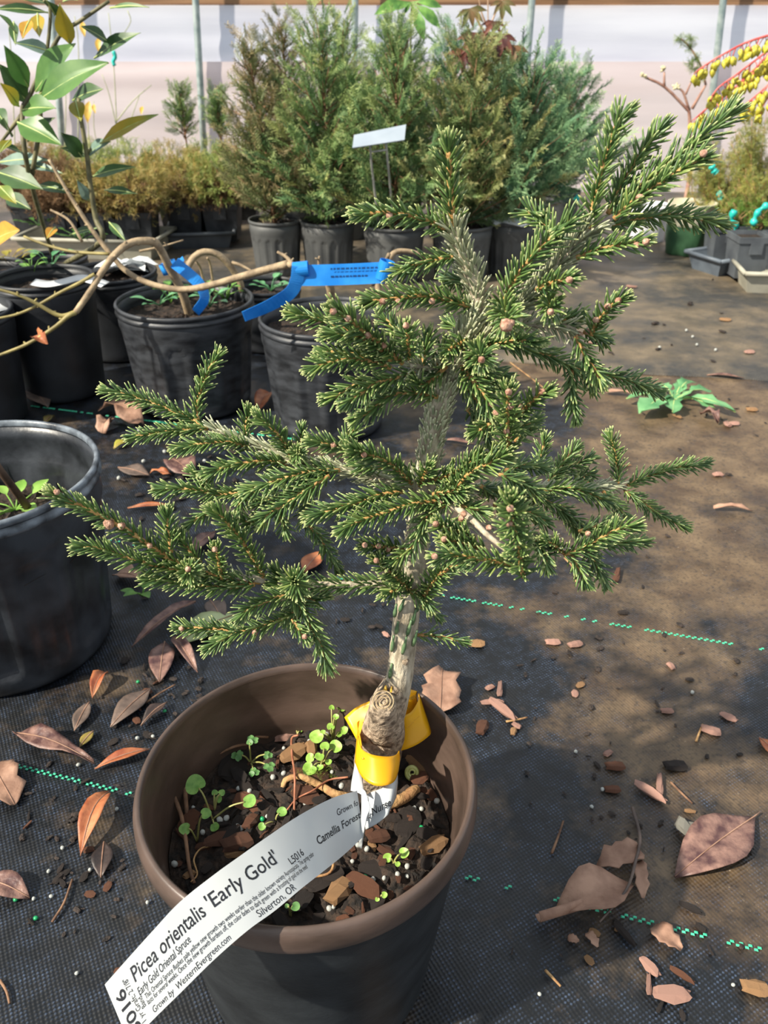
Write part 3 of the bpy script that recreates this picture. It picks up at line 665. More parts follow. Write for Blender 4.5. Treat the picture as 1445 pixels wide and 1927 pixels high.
 ([(560, 1120), (590, 1130), (620, 1120)], .316, .318, 'n', [], {}),
 ([(550, 1165), (562, 1185), (580, 1210)], .306, .298, 'n', [(573, 1198)], dict(ln=.0062)),
 ([(560, 1120), (545, 1150), (540, 1180)], .312, .318, 'n', [], {}),
 # stray low shoots
 ([(785, 1195), (810, 1195), (835, 1199), (884, 1210)], .322, .322, 'n', [], dict(ln=.0070, pitch=.0007)),
 ([(780, 1140), (805, 1145), (832, 1165)], .324, .330, 'n', [], dict(pitch=.0007)),
]
for (px, Y0, Y1, kind, buds, o) in TW: twig(px, Y0, Y1, kind=kind, buds=buds, **dict(o))

# ------------------------------------------------------------------ foliage templates
def frond_template(pairs=8, sub=2, spread=.42, seed=1, flat=.06):
    """feathery spray along +z in the xz plane, made of slim three-sided leaflets"""
    q = random.Random(seed); V = []; F = []; T = []
    def spike(a, b, r):
        a, b = Vector(a), Vector(b); d = (b - a).normalized(); s = d.cross(Vector((0, 1, 0))).normalized(); o = len(V)
        for k in range(3):
            an = 2 * math.pi * k / 3; V.append(tuple(a + (s * math.cos(an) + Vector((0, 1, 0)) * math.sin(an)) * r)); T.append(min(1, a.z))
        V.append(tuple(b)); T.append(min(1, max(a.z, b.z) + .08))
        F.extend([(o, o + 1, o + 3), (o + 1, o + 2, o + 3), (o + 2, o, o + 3)])
    spike((0, 0, 0), (0, .02, 1), .018)
    for i in range(pairs):
        z = .08 + .86 * i / pairs
        for s in (-1, 1):
            l = spread * (1 - .62 * z) * q.uniform(.8, 1.15); e = q.uniform(.9, 1.25); y = q.uniform(-flat, flat) * 2
            a = (0, 0, z + .03 * s); b = (s * l * .75, y, z + l * e * .7); spike(a, b, .021)
            for j in range(sub):
                u = (j + .8) / (sub + .8); c = Vector(a).lerp(Vector(b), u)
                for s2 in (-1, 1):
                    ll = l * .42 * (1.1 - u * .5); spike(c, c + Vector((s * ll * (.75 if s2 > 0 else .05), q.uniform(-flat, flat), ll * (.35 if s2 > 0 else .95))), .019)
    return np.array(V), np.array(F), np.clip(np.array(T), 0, 1)
FR = frond_template(8, 2, .42, 1); FR2 = frond_template(5, 1, .55, 4, .2)
def sprays(name, parent, P, D, L, mat, tpl, shade):
    """place a spray at each P pointing along D with length L"""
    n = len(P); D = D / np.linalg.norm(D, axis=1)[:, None]
    R = npr.normal(0, 1, (n, 3)); X = np.cross(D, R); X /= np.linalg.norm(X, axis=1)[:, None]; Y = np.cross(D, X)
    V, F = place(tpl[0], tpl[1], P, X * L[:, None], Y * L[:, None], D * L[:, None])
    o = fastmesh(name, V, F, mat, parent, {'t': np.tile(tpl[2], n), 'rnd': np.repeat(np.clip(shade, 0, 1), len(tpl[0]))}); o['kind'] = 'stuff'; return o
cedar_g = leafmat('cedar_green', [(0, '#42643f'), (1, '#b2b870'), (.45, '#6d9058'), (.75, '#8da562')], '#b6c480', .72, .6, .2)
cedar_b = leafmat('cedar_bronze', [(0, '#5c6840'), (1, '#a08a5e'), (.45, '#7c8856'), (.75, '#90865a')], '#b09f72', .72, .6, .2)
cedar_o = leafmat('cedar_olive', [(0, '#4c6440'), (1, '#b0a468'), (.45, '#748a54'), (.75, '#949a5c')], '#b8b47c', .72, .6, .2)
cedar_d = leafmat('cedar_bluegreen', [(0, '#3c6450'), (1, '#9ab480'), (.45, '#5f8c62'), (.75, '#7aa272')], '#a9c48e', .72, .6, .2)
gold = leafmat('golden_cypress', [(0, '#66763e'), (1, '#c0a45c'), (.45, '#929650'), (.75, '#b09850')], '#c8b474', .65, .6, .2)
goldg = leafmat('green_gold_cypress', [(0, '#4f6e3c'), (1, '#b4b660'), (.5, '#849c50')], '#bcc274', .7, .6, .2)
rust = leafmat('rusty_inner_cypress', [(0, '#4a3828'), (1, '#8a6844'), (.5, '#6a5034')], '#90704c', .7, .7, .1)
stemb = M('brown_stem_bark', '#6e4c38', '#9a7454', 120, .8, .5, 300)
def cedar(label, base, Ht, spread, mat, seed, nb=92, z0=.006, group='feathery green cedars', lean=(0, 0)):
    q = np.random.default_rng(seed); base = Vector(base); t = thing('potted_cedar', label, 'cedar', base, group)
    top = base + Vector((lean[0], lean[1], Ht)); mb = MB(); tube(mb, [base, base.lerp(top, .5) + Vector((.004, 0, 0)), top], .0045, .0012, 7, sm=3); mb.build('stem', stemb, t)
    P = []; D = []; L = []; R = []; bm_ = MB()
    for i in range(nb):
        h = z0 / Ht + (1 - z0 / Ht) * ((i + .5) / nb) ** 1.2; az = i * 2.39996 + q.normal(0, .3); ln = spread * (1.12 - .80 * h) * q.uniform(.6, 1.25)
        o = np.array(base.lerp(top, h)); el = math.radians(q.uniform(12, 44) + 30 * h)
        d = np.array([math.cos(az) * math.cos(el), math.sin(az) * math.cos(el), math.sin(el)]); m = max(2, int(ln / .017))
        tube(bm_, [Vector(o), Vector(o + d * ln * .9)], .0013, .0006, 4)
        for k in range(m):
            u = (k + .6) / m; p = o + d * ln * u + np.array([0, 0, .02 * u * u]); sd = np.cross(d, q.normal(0, 1, 3)); sd /= np.linalg.norm(sd)
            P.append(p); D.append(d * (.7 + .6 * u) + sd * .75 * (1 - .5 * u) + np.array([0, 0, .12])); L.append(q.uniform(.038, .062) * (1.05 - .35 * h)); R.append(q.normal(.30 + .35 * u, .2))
    for k in range(6): P.append(np.array(top) - np.array([0, 0, .015 * k])); D.append(q.normal(0, .35, 3) + np.array([0, 0, 1.0])); L.append(.045); R.append(.7)
    bm_.build('branchlets', stemb, t)['kind'] = 'stuff'
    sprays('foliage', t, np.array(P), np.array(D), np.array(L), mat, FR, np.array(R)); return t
def up_to(px, py, Y): return pix(px, py, Y).z
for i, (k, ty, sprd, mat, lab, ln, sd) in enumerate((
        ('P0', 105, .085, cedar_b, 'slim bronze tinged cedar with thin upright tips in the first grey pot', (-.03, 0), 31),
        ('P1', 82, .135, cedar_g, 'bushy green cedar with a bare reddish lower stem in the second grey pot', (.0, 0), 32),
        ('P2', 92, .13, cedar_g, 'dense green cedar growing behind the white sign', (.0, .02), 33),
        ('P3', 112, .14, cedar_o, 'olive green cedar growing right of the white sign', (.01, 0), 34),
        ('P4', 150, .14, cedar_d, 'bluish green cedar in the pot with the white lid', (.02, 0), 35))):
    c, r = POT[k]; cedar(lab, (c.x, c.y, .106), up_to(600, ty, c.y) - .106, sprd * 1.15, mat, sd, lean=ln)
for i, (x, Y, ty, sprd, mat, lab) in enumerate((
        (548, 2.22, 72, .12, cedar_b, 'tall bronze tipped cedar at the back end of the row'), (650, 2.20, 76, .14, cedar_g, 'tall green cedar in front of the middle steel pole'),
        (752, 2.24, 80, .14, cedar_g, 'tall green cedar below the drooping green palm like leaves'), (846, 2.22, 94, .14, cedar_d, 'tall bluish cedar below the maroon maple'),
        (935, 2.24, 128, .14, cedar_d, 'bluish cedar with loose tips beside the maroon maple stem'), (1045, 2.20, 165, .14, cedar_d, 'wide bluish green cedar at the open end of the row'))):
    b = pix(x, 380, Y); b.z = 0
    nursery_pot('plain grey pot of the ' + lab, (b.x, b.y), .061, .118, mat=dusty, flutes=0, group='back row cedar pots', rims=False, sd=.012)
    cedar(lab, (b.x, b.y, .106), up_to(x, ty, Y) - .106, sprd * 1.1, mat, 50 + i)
for i, (x, Y, by, ty, lab) in enumerate(((352, 2.52, 300, 186, 'thin sparse conifer poking above the golden shrubs beside the pole'), (418, 2.5, 300, 196, 'thin sparse conifer poking above the golden shrubs near the cedars'))):
    b = pix(x, by, Y); b.z = 0; cedar(lab, b, up_to(x, ty, Y), .085, cedar_g, 80 + i, nb=40, z0=.20, group='thin conifers')
# golden dwarf cypress mounds in square pots standing in trays
sqm = M('dark_square_pot', '#1c1e22', '#33363a', 30, .55); traym = M('grey_tray_plastic', '#8d8a7c', '#aaa697', 18, .6); trayd = M('dark_tray_plastic', '#3c4046', '#565b60', 18, .55)
def square_pot(label, c, s, h, mat, group, z=0.004):
    t = thing('square_pot', label, 'pot', (c.x, c.y, z), group); mb = MB(); a = s / 2; b = s * .40
    vs = [(c.x + sx * w, c.y + sy * w, zz) for (w, zz) in ((b, z), (a * .96, z + h * .86), (a * 1.03, z + h * .86), (a * 1.03, z + h), (a * .94, z + h), (b * 1.05, z + h * .5)) for (sx, sy) in ((-1, -1), (1, -1), (1, 1), (-1, 1))]
    fs = [(4 * i + k, 4 * i + (k + 1) % 4, 4 * i + 4 + (k + 1) % 4, 4 * i + 4 + k) for i in range(5) for k in range(4)] + [(3, 2, 1, 0)]
    mb.add(vs, fs).build('body', mat, t, smooth=False)
    mb = MB(); mb.add([(c.x + sx * a * .93, c.y + sy * a * .93, z + h * .9) for (sx, sy) in ((-1, -1), (1, -1), (1, 1), (-1, 1))], [(0, 1, 2, 3)]); mb.build('soil', soilm, t, smooth=False)
    mb = MB(); box(mb, (c.x - a * .35, c.y - a * 1.05, z + h * .60), (c.x + a * .35, c.y - a * .97, z + h * .86)); mb.build('front_tab', mat, t, smooth=False); return t
def tray(label, p0, p1, depth, h, mat, group='nursery trays'):
    """open tray: p0-p1 is the front foot edge"""
    p0, p1 = Vector(p0), Vector(p1); d = (p1 - p0).normalized(); n = Vector((-d.y, d.x, 0)); t = thing('nursery_tray', label, 'tray', ((p0 + p1) / 2), group)
    L = (p1 - p0).length; mb = MB(); vs = []
    for (o, z) in ((.012, .001), (0, h), (-.006, h), (-.006, h - .006), (-.001, h - .006), (.004, .012), (.02, .010)):
        if o == -.001: o = .003
        for (u, v) in ((0, 0), (1, 0), (1, 1), (0, 1)):
            uu = o if u == 0 else L - o; vv = o if v == 0 else depth - o; vs.append(p0 + d * uu + n * vv + Vector((0, 0, z)))
    fs = [(3, 2, 1, 0)] + [(4 * i + k, 4 * i + (k + 1) % 4, 4 * i + 4 + (k + 1) % 4, 4 * i + 4 + k) for i in range(2) for k in range(4)]
    mb.add(vs[:12], fs); mb.build('walls', mat, t, smooth=False)
    mb = MB(); vs2 = []
    for (o, z) in ((.003, h - .001), (.014, .012)):
        for (u, v) in ((0, 0), (1, 0), (1, 1), (0, 1)):
            uu = o if u == 0 else L - o; vv = o if v == 0 else depth - o; vs2.append(p0 + d * uu + n * vv + Vector((0, 0, z)))
    mb.add(vs2, [(4 + k, 4 + (k + 1) % 4, (k + 1) % 4, k) for k in range(4)] + [(4, 5, 6, 7)]); mb.build('lining', mat, t, smooth=False)
    mb = MB()
    cs = [p0 + d * a + n * b + Vector((0, 0, h)) for (a, b) in ((-.004, -.004), (L + .004, -.004), (L + .004, depth + .004), (-.004, depth + .004))]
    for k in range(4): tube(mb, [cs[k], cs[(k + 1) % 4]], .0045, sides=8)
    mb.build('rim', mat, t); return t
tray('long beige grey tray under the golden shrubs', gnd(36, 488), gnd(290, 496), .15, .048, traym)
tray('dark tray behind the beige tray under the rightmost golden shrubs', gnd(318, 474), gnd(440, 470), .16, .040, trayd)
def mound(label, c, r, hgt, mat, seed, n=430, inner=True, group='golden dwarf cypresses'):
    q = np.random.default_rng(seed); c = Vector(c); t = thing('dwarf_cypress', label, 'shrub', c, group)
    mb = MB(); tube(mb, [c, c + Vector((0, 0, hgt * .5))], .006, .003, 6)
    for k in range(9):
        a = k * 2.4; tube(mb, [c + Vector((0, 0, .01)), c + Vector((math.cos(a) * r * .7, math.sin(a) * r * .7, hgt * (.35 + .4 * (k % 3) / 2)))], .002, .0008, 5)
    mb.build('stem', stemb, t)
    U = q.normal(0, 1, (n, 3)); U[:, 2] = np.abs(U[:, 2]) * .9 - .5; U /= np.linalg.norm(U, axis=1)[:, None]
    rr = q.uniform(.55, 1.0, n) ** .6; lump = 1 + .16 * np.sin(U[:, 0] * 5 + seed) * np.cos(U[:, 1] * 4 + U[:, 2] * 5)
    P = np.array(c) + np.array([0, 0, hgt * .40]) + U * np.array([r, r, hgt * .58]) * (rr * lump)[:, None] * .86
    D = U + q.normal(0, .45, (n, 3)) + np.array([0, 0, .35])
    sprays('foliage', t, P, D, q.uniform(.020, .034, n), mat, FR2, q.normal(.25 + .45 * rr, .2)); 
    if inner:
        m = n // 3; P2 = np.array(c) + np.array([0, 0, hgt * .28]) + (U[:m] * np.array([r, r, hgt * .3])) * .6
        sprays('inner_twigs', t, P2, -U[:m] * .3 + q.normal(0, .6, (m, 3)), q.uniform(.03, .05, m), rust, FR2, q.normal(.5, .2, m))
    return t
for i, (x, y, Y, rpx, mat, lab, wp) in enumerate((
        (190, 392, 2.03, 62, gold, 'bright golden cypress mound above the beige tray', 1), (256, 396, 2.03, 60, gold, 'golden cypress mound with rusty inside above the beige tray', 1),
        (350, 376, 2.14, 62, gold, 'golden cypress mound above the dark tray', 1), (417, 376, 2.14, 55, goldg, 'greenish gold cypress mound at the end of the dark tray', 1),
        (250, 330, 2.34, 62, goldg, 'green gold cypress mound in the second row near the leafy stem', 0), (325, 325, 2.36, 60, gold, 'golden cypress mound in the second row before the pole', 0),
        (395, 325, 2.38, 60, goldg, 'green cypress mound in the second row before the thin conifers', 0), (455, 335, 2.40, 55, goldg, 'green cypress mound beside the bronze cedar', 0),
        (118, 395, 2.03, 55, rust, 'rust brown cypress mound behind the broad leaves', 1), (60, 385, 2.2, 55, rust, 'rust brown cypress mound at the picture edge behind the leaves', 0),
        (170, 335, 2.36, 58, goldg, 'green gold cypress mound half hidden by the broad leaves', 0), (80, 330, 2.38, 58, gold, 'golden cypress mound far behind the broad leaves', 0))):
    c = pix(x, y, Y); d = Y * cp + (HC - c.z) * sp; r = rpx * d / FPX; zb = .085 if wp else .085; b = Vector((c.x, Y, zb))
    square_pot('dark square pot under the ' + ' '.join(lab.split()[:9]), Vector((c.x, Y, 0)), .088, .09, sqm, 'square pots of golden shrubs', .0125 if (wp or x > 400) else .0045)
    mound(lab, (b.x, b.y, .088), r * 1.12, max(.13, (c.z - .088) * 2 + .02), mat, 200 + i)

# ------------------------------------------------------------------ green pot, white pot and trays at the open right side
gp = gnd(1299, 488); gp.y += .05; t = thing('nursery_pot', 'dark green pot with a cream coloured upper band', 'pot', (gp.x, gp.y, 0), 'right side pots')
mb = MB(); lathe(mb, [(.001, .002), (.042, .002), (.046, .006), (.0485, .03), (.052, .072)], (gp.x, gp.y, 0), 40, lambda r, z, a: r - (.006 if z < .007 and math.sin(a * 5) > .2 else 0)); mb.build('lower_wall', M('dark_green_plastic', '#2f5238', '#3f6645', 20, .55), t)
mb = MB(); lathe(mb, [(.052, .071), (.054, .073), (.056, .118), (.0565, .120), (.053, .120), (.050, .10), (.001, .10)], (gp.x, gp.y, 0), 40); mb.build('cream_band', M('cream_plastic', '#c6bfa4', '#ddd8c2', 20, .6), t)
wp = gnd(1225, 462); wp.y += .05
nursery_pot('plain white pot standing beside the green pot', (wp.x, wp.y), .05, .09, mat=M('white_plastic', '#d9dbe2', '#f0f0f4', 20, .4), flutes=0, group='right side pots', rims=False)
tray('beige grey tray corner in front of the square pots', gnd(1396, 556), gnd(1500, 560), .10, .045, traym)
tray('blue grey tray behind the beige tray', gnd(1350, 527), gnd(1450, 512), .10, .040, M('blue_grey_tray', '#4c545e', '#66707a', 20, .55))
for k, (x, y) in enumerate(((1412, 540), (1470, 540))):
    square_pot(('dark grey square pot with young green growth in the beige tray', 'dark grey square pot in the beige tray cut by the picture edge')[k], gnd(x, y) + Vector((0, .05, 0)), .075, .085, trayd, 'square pots at right', .013)
square_pot('dark grey square pot in the blue grey tray', gnd(1368, 515) + Vector((0, .05, 0)), .075, .085, trayd, 'square pots at right', .013)
square_pot('dark grey square pot at the back of the blue grey tray', gnd(1432, 505) + Vector((0, .05, 0)), .075, .085, trayd, 'square pots at right', .013)
youngm = leafmat('fresh_weed_green', [(0, '#4f7a34'), (1, '#9cbc54'), (.5, '#6f9a40')], '#b4cc70', .8, .5, .25)
def small_leaf_shrub(label, base, Ht, r, n, mat, seed, name='small_leaf_shrub', L0=.016):
    q = np.random.default_rng(seed); base = Vector(base); t = thing(name, label, 'shrub', base); P = []; D = []; mb = MB()
    for k in range(26):
        a = q.uniform(0, 6.28); rr = r * math.sqrt(q.uniform(.05, 1)); tp = base + Vector((rr * math.cos(a), rr * math.sin(a) * .7, Ht * q.uniform(.55, 1.0))); mid = base.lerp(tp, .5) + Vector((0, 0, -.01)) + Vector(q.normal(0, .012, 3))
        cv = smooth([base, mid, tp], 6); tube(mb, cv, .0018, .0006, 5)
        for j in range(n // 26):
            u = q.uniform(.25, 1); p = cv[int(u * (len(cv) - 1))]; P.append(np.array(p) + q.normal(0, .008, 3)); D.append(q.normal(0, 1, 3) + np.array([0, 0, .5]))
    mb.build('stems', M('tan_twig', '#8a6a48', '#b08a60', 90, .8), t)
    sprays('foliage', t, np.array(P), np.array(D), q.uniform(.7, 1.3, len(P)) * L0, mat, FR2, q.normal(.5, .25, len(P))); return t
olive = leafmat('olive_gold_leaf', [(0, '#667a44'), (1, '#c4b05c'), (.5, '#98a054'), (.8, '#b0a650')], '#ccc070', .8, .5, .25)
for i, (x, Y, ty, r, n, lab) in enumerate(((1345, 2.05, 252, .125, 1900, 'loose olive gold shrub beside the flower sprays with teal ties'), (1425, 2.0, 200, .15, 2600, 'taller olive gold shrub under the yellow flower sprays'), (1400, 1.92, 315, .09, 1000, 'low olive shrub in the square pots with teal ties'))):
    b = pix(x, 450, Y); b.z = .09; small_leaf_shrub(lab, b, up_to(x, ty, Y) - .09, r, n, olive, 300 + i)
for i, (x, y, Y) in enumerate(((1372, 470, 1.90), (1425, 470, 1.87), (1395, 455, 1.95))):
    b = pix(x, y, Y); b.z = .098; small_leaf_shrub(('fresh green weeds sprouting in the blue grey tray pot', 'fresh green weeds sprouting in the beige tray pot', 'fresh green weeds sprouting between the square pots')[i], b, .05, .035, 130, youngm, 320 + i, 'weed_tuft', .02)
teal = M('teal_plastic_tie', '#1aa79a', '#35c8bb', 60, .35)
for i, (px, Y, lab) in enumerate((([(1382, 395), (1376, 412), (1384, 425), (1377, 440), (1381, 452)], 1.86, 'knotted teal tie hanging on the low olive shrub'), ([(1445, 385), (1430, 395), (1420, 410), (1418, 425)], 1.84, 'loose teal tie at the picture edge on the olive shrub'),
                             ([(1338, 312), (1344, 322), (1348, 326)], 1.95, 'small teal tie high on the loose olive shrub'), ([(1352, 362), (1358, 370), (1354, 378)], 1.95, 'small teal tie low on the loose olive shrub'), ([(1082, 370), (1086, 374), (1084, 379)], 2.12, 'tiny teal tie beside the wide bluish cedar'))):
    mb = MB(); tube(mb, [pix(x, y, Y) for (x, y) in px], lambda u: .006 + .0025 * math.sin(u * 17), sides=8, sm=4, wob=.3); tag(mb.build('plant_tie', teal), lab, 'tie', 'teal ties')

# ------------------------------------------------------------------ yellow flower sprays
redst = M('coral_red_stalk', '#b8433f', '#d8716a', 80, .5); ybud = M('yellow_green_bud', '#a8a22c', '#d9cf52', 160, .4, trans=.12)
fl = thing('flowering_branch', 'arching coral red stalks strung with yellow green flower buds', 'flower', pix(1445, 150, 1.55))
mb = MB(); pf = [(.12, 0), (.55, .18), (.78, .42), (.6, .72), (.25, .95), (.03, 1.08)]
lathe(mb, [(r * .0066, -z * .0150) for (r, z) in pf], (0, 0, 0), 8, lambda r, z, a: r * (1 + .12 * math.cos(a * 5))); budmesh = bpy.data.meshes.new('flower_bud'); budmesh.from_pydata(mb.v, [], mb.f)
budmesh.polygons.foreach_set('use_smooth', [True] * len(budmesh.polygons)); budmesh.materials.append(ybud)
root_ = pix(1500, 60, 1.6)
for ri, px in enumerate(([(1470, 62), (1445, 67), (1415, 76), (1391, 86), (1354, 106), (1334, 118), (1313, 133)], [(1480, 75), (1445, 96), (1415, 118), (1385, 141), (1354, 163), (1340, 180)],
           [(1480, 95), (1445, 122), (1405, 147), (1364, 180), (1330, 204), (1309, 222)], [(1480, 125), (1445, 160), (1425, 178), (1401, 198)], [(1480, 150), (1445, 184), (1432, 206)], [(1475, 70), (1440, 108), (1420, 130), (1396, 150)])):
    Y = 1.52 + .03 * (ri % 3); cv = smooth([root_] + [pix(x, y, Y) for (x, y) in px], 6); mb = MB(); tube(mb, cv, .0022, .0012, 7); st = mb.build('stalk', redst, fl)
    acc = 0
    for i in range(8, len(cv)):
        acc += (cv[i] - cv[i - 1]).length
        if acc > .0075 or i == len(cv) - 1:
            acc = 0
            for s in range(2):
                e = cv[i] + Vector((rnd.uniform(-.008, .008), rnd.uniform(-.008, .008), rnd.uniform(-.015, -.005))); mb = MB(); tube(mb, [cv[i], cv[i].lerp(e, .6) + Vector((0, 0, .002)), e], .0008, .0006, 5); mb.build('stalklet', redst, st)
                o = link('flower_bud', budmesh, None, fl); o.matrix_parent_inverse = Matrix.Translation(fl.location).inverted(); o.location = e; o.rotation_euler = (rnd.uniform(-.5, .5), rnd.uniform(-.5, .5), rnd.uniform(0, 6)); o.scale = (rnd.uniform(.8, 1.1),) * 3

# ------------------------------------------------------------------ bare budded shrub, maple, green lobed plant, thin canes
eb = thing('budded_shrub', 'bare forked pinkish brown shrub with pale woolly buds against the plastic', 'shrub', pix(1298, 300, 2.3)); mb = MB(); _b = pix(1298, 330, 2.3); tube(mb, [Vector((_b.x, 2.3, .0)), _b], .006, .005, 7); bm = M('pinkish_brown_stem', '#8a6254', '#b08a78', 60, .7)
for px, r in (([(1298, 330), (1298, 243), (1297, 214), (1291, 204), (1250, 163), (1213, 145)], .005), ([(1250, 163), (1250, 135)], .0035), ([(1297, 208), (1285, 173), (1272, 165)], .0035), ([(1290, 178), (1301, 153)], .003), ([(1302, 205), (1328, 160)], .0045), ([(1328, 160), (1319, 125), (1299, 90), (1281, 73)], .003)):
    tube(mb, [pix(x, y, 2.3) for (x, y) in px], r, r * .6, 7, sm=3)
mb.build('stem', bm, eb); wool = M('woolly_bud', '#b4a884', '#d6ccaa', 200, .9)
for (x, y, s) in ((1211, 143, .011), (1249, 131, .011), (1272, 165, .012), (1301, 154, .009)):
    mb = MB(); p = pix(x, y, 2.3)
    for k in range(7):
        d = Vector((rnd.uniform(-1, 1), rnd.uniform(-1, 1), rnd.uniform(-.3, 1))).normalized(); tube(mb, [p, p + d * s * .6, p + d * s], lambda u, s=s: s * (.28 + .15 * math.sin(3 * u)) * (1.05 - u * .8), sides=6)
    mb.build('bud_cluster', wool, eb)
for (x, y) in ((1281, 73), (1299, 72), (1296, 92), (1300, 120), (1310, 112), (1322, 140), (1304, 130)):
    n = 14; sprays('leaf_tuft', eb, np.array([tuple(pix(x, y, 2.3))] * n), npr.normal(0, 1, (n, 3)), npr.uniform(.014, .024, n), goldg, FR2, npr.uniform(0, .5, n))
def palm_leaf(p, size, hang, mat, parent, lobes=5, seed=0):
    q = random.Random(seed); p = Vector(p); mb = MB(); hang = Vector(hang).normalized(); sd = hang.cross(Vector((0, -1, .2))).normalized()
    for k in range(lobes):
        a = (k - (lobes - 1) / 2) * .62; l = size * (1 - .1 * abs(k - (lobes - 1) / 2)) * q.uniform(.85, 1.1); d = hang * math.cos(a) + sd * math.sin(a) + Vector((0, q.uniform(-.15, .15), 0))
        blade(mb, p, p + d * l, l * .34, (0, -1, .35), .15, .08, (.1, .55, 1, .8, .4, 0), .02, seed=seed + k)
    return mb.build('leaf', mat, parent)
mp = thing('maple_sapling', 'drooping maroon and bronze maple leaves above the cedars', 'maple', pix(912, 140, 1.87)); mb = MB()
for px in ([(890, 400), (896, 200), (901, 136), (916, 99), (918, 60), (918, -20)], [(918, 60), (930, 30), (945, 0)], [(916, 50), (905, 20), (900, -10)], [(917, 70), (893, 30), (884, 16)], [(917, 60), (945, 66)], [(917, 64), (895, 66)], [(917, 70), (968, 86)], [(917, 75), (875, 96)], [(907, 110), (912, 122)]): tube(mb, [pix(x, y, 1.87) for (x, y) in px], .002, .001, 6, sm=3)
mb.build('stem', M('maple_stem', '#9a7a60', '#c0a084', 60, .6), mp)
mar = M('maroon_maple_leaf', '#54302f', '#86503f', 40, .5, trans=.25); mgr = M('bronze_green_maple_leaf', '#5c6434', '#7a5a3a', 40, .5, trans=.25)
for i, (x, y, s, g) in enumerate(((895, 62, .06, 0), (942, 64, .06, 0), (925, 84, .05, 1), (966, 86, .055, 1), (876, 96, .055, 0), (911, 120, .045, 1), (884, 16, .05, 1), (945, 2, .045, 1), (930, 40, .04, 0))):
    palm_leaf(pix(x, y, 1.85), s * .84, (rnd.uniform(-.4, .4), -.2, -1), mgr if g else mar, mp, 5, i)
pl = thing('lobed_plant', 'drooping green lobed leaves on a tall thin stem over the cedars', 'plant', pix(772, 110, 2.4)); mb = MB(); tube(mb, [pix(771, 170, 2.4), pix(773, 70, 2.4), pix(774, 5, 2.4)], .0026, .002, 7); mb.build('stem', M('green_stem', '#7c8c50', '#98a468', 60, .5), pl)
gl = M('fresh_green_lobed_leaf', '#4c7a3a', '#7fae52', 50, .45, trans=.25)
for i, (x, y) in enumerate(((704, 28), (728, 22), (788, 54), (798, 78), (829, 54), (832, 14), (746, 20), (760, 28), (812, 40))):
    a = pix(774, 4, 2.4); b = pix(x, y, 2.36 + .02 * (i % 3)); mb = MB(); blade(mb, a, b, (b - a).length * .30, (0, -1, .5), .15, .12, (.05, .25, .7, 1, .7, 0), .02, seed=i); mb.build('leaf', gl, pl)
cane = M('pale_green_cane', '#9aa07c', '#b8b898', 60, .6); yl = M('yellowing_leaf', '#b8923a', '#d8b44c', 60, .5, trans=.25)
ct = thing('thin_cane_plant', 'thin pale canes with a few yellowing leaves in front of the plastic wall', 'plant', pix(215, 290, 2.5)); mb = MB()
for px in ([(222, 330), (218, 200), (213, 110), (204, 24)], [(171, 330), (166, 240), (162, 200)], [(146, 330), (148, 100), (140, 30)], [(222, 250), (206, 180), (192, 140)], [(218, 230), (250, 190), (285, 160)], [(222, 260), (240, 240), (262, 180)], [(120, 330), (124, 200), (122, 120)], [(30, 330), (22, 120), (15, 40)], [(212, 300), (180, 260), (176, 190)], [(240, 20), (246, 40), (232, 65)]): tube(mb, [pix(x, y, 2.5) for (x, y) in px], .0016, .0010, 6, sm=3)
mb.build('canes', cane, ct)
for i, (a, b) in enumerate((((168, 190), (165, 232)), ((155, 40), (160, 70)), ((50, 40), (45, 72)), ((186, 70), (186, 100)), ((176, 196), (180, 214)), ((268, 200), (266, 216)))):
    mb = MB(); p, q = pix(*a, 2.48), pix(*b, 2.46); blade(mb, p, q, (q - p).length * .4, (0, -1, .3), .15, .1, seed=i); mb.build('leaf', yl, ct)
mb = MB(); tube(mb, [pix(x, y, 2.47) for (x, y) in ((213, 96), (217, 106), (213, 116), (216, 124))], .005, sides=7, wob=.3, sm=3); tag(mb.build('plant_tie', teal), 'teal tie on the thin pale cane', 'tie', 'teal ties')

# ------------------------------------------------------------------ white sign on stakes
sg = thing('plant_sign', 'tilted white plastic sign on two clear stakes among the cedars', 'sign', POT['P2'][0]); YS = POT['P2'][0].y - .15
cs = [pix(x, y, YS + dy) for (x, y, dy) in ((663, 278, -.012), (761, 263, -.012), (764, 234, .012), (666, 254, .012))]; nb = (cs[1] - cs[0]).cross(cs[3] - cs[0]).normalized()
if nb.y > 0: nb = -nb
mb = MB(); mb.add([c for c in cs] + [c - nb * .002 for c in cs], [(0, 1, 2, 3), (7, 6, 5, 4), (0, 4, 5, 1), (1, 5, 6, 2), (2, 6, 7, 3), (3, 7, 4, 0)]); mb.build('board', M('sign_white', '#8c97a3', '#9fa9b3', 10, .4), sg, smooth=False)
clear = M('clear_grey_stake', '#8d8d88', '#b4b4ae', 30, .3)
for (a, b, c) in (((696, 270), (700, 320), (710, 400)), ((726, 266), (731, 320), (739, 400))):
    mb = MB(); tube(mb, [pix(*a, YS + .003), pix(*b, YS + .03), pix(*c, YS + .085), gnd(c[0] + 2, c[1] + 22, .104)], .0022, sides=8, sm=3); mb.build('stake', clear, sg)
mb = MB(); tube(mb, [pix(698, 286, YS + .003), pix(728, 282, YS + .003)], .0018, sides=6); mb.build('crossbar', clear, sg)
ink = M('faded_black_ink', '#16181a', '#202224', 50, .7); mb = MB(); bx = (cs[1] - cs[0]); by = (cs[3] - cs[0])
def on_sign(v, f, u0, v0, s):
    w = bx.length; mb.add([cs[0] + bx * (u0 + x * s / w) + by * v0 + by.normalized() * (y * s) + nb * .0006 for (x, y, z) in v], f)
v, f = text2d("'Winsetta'", 1.0, .035); on_sign(v, f, .32, .36, .0105)
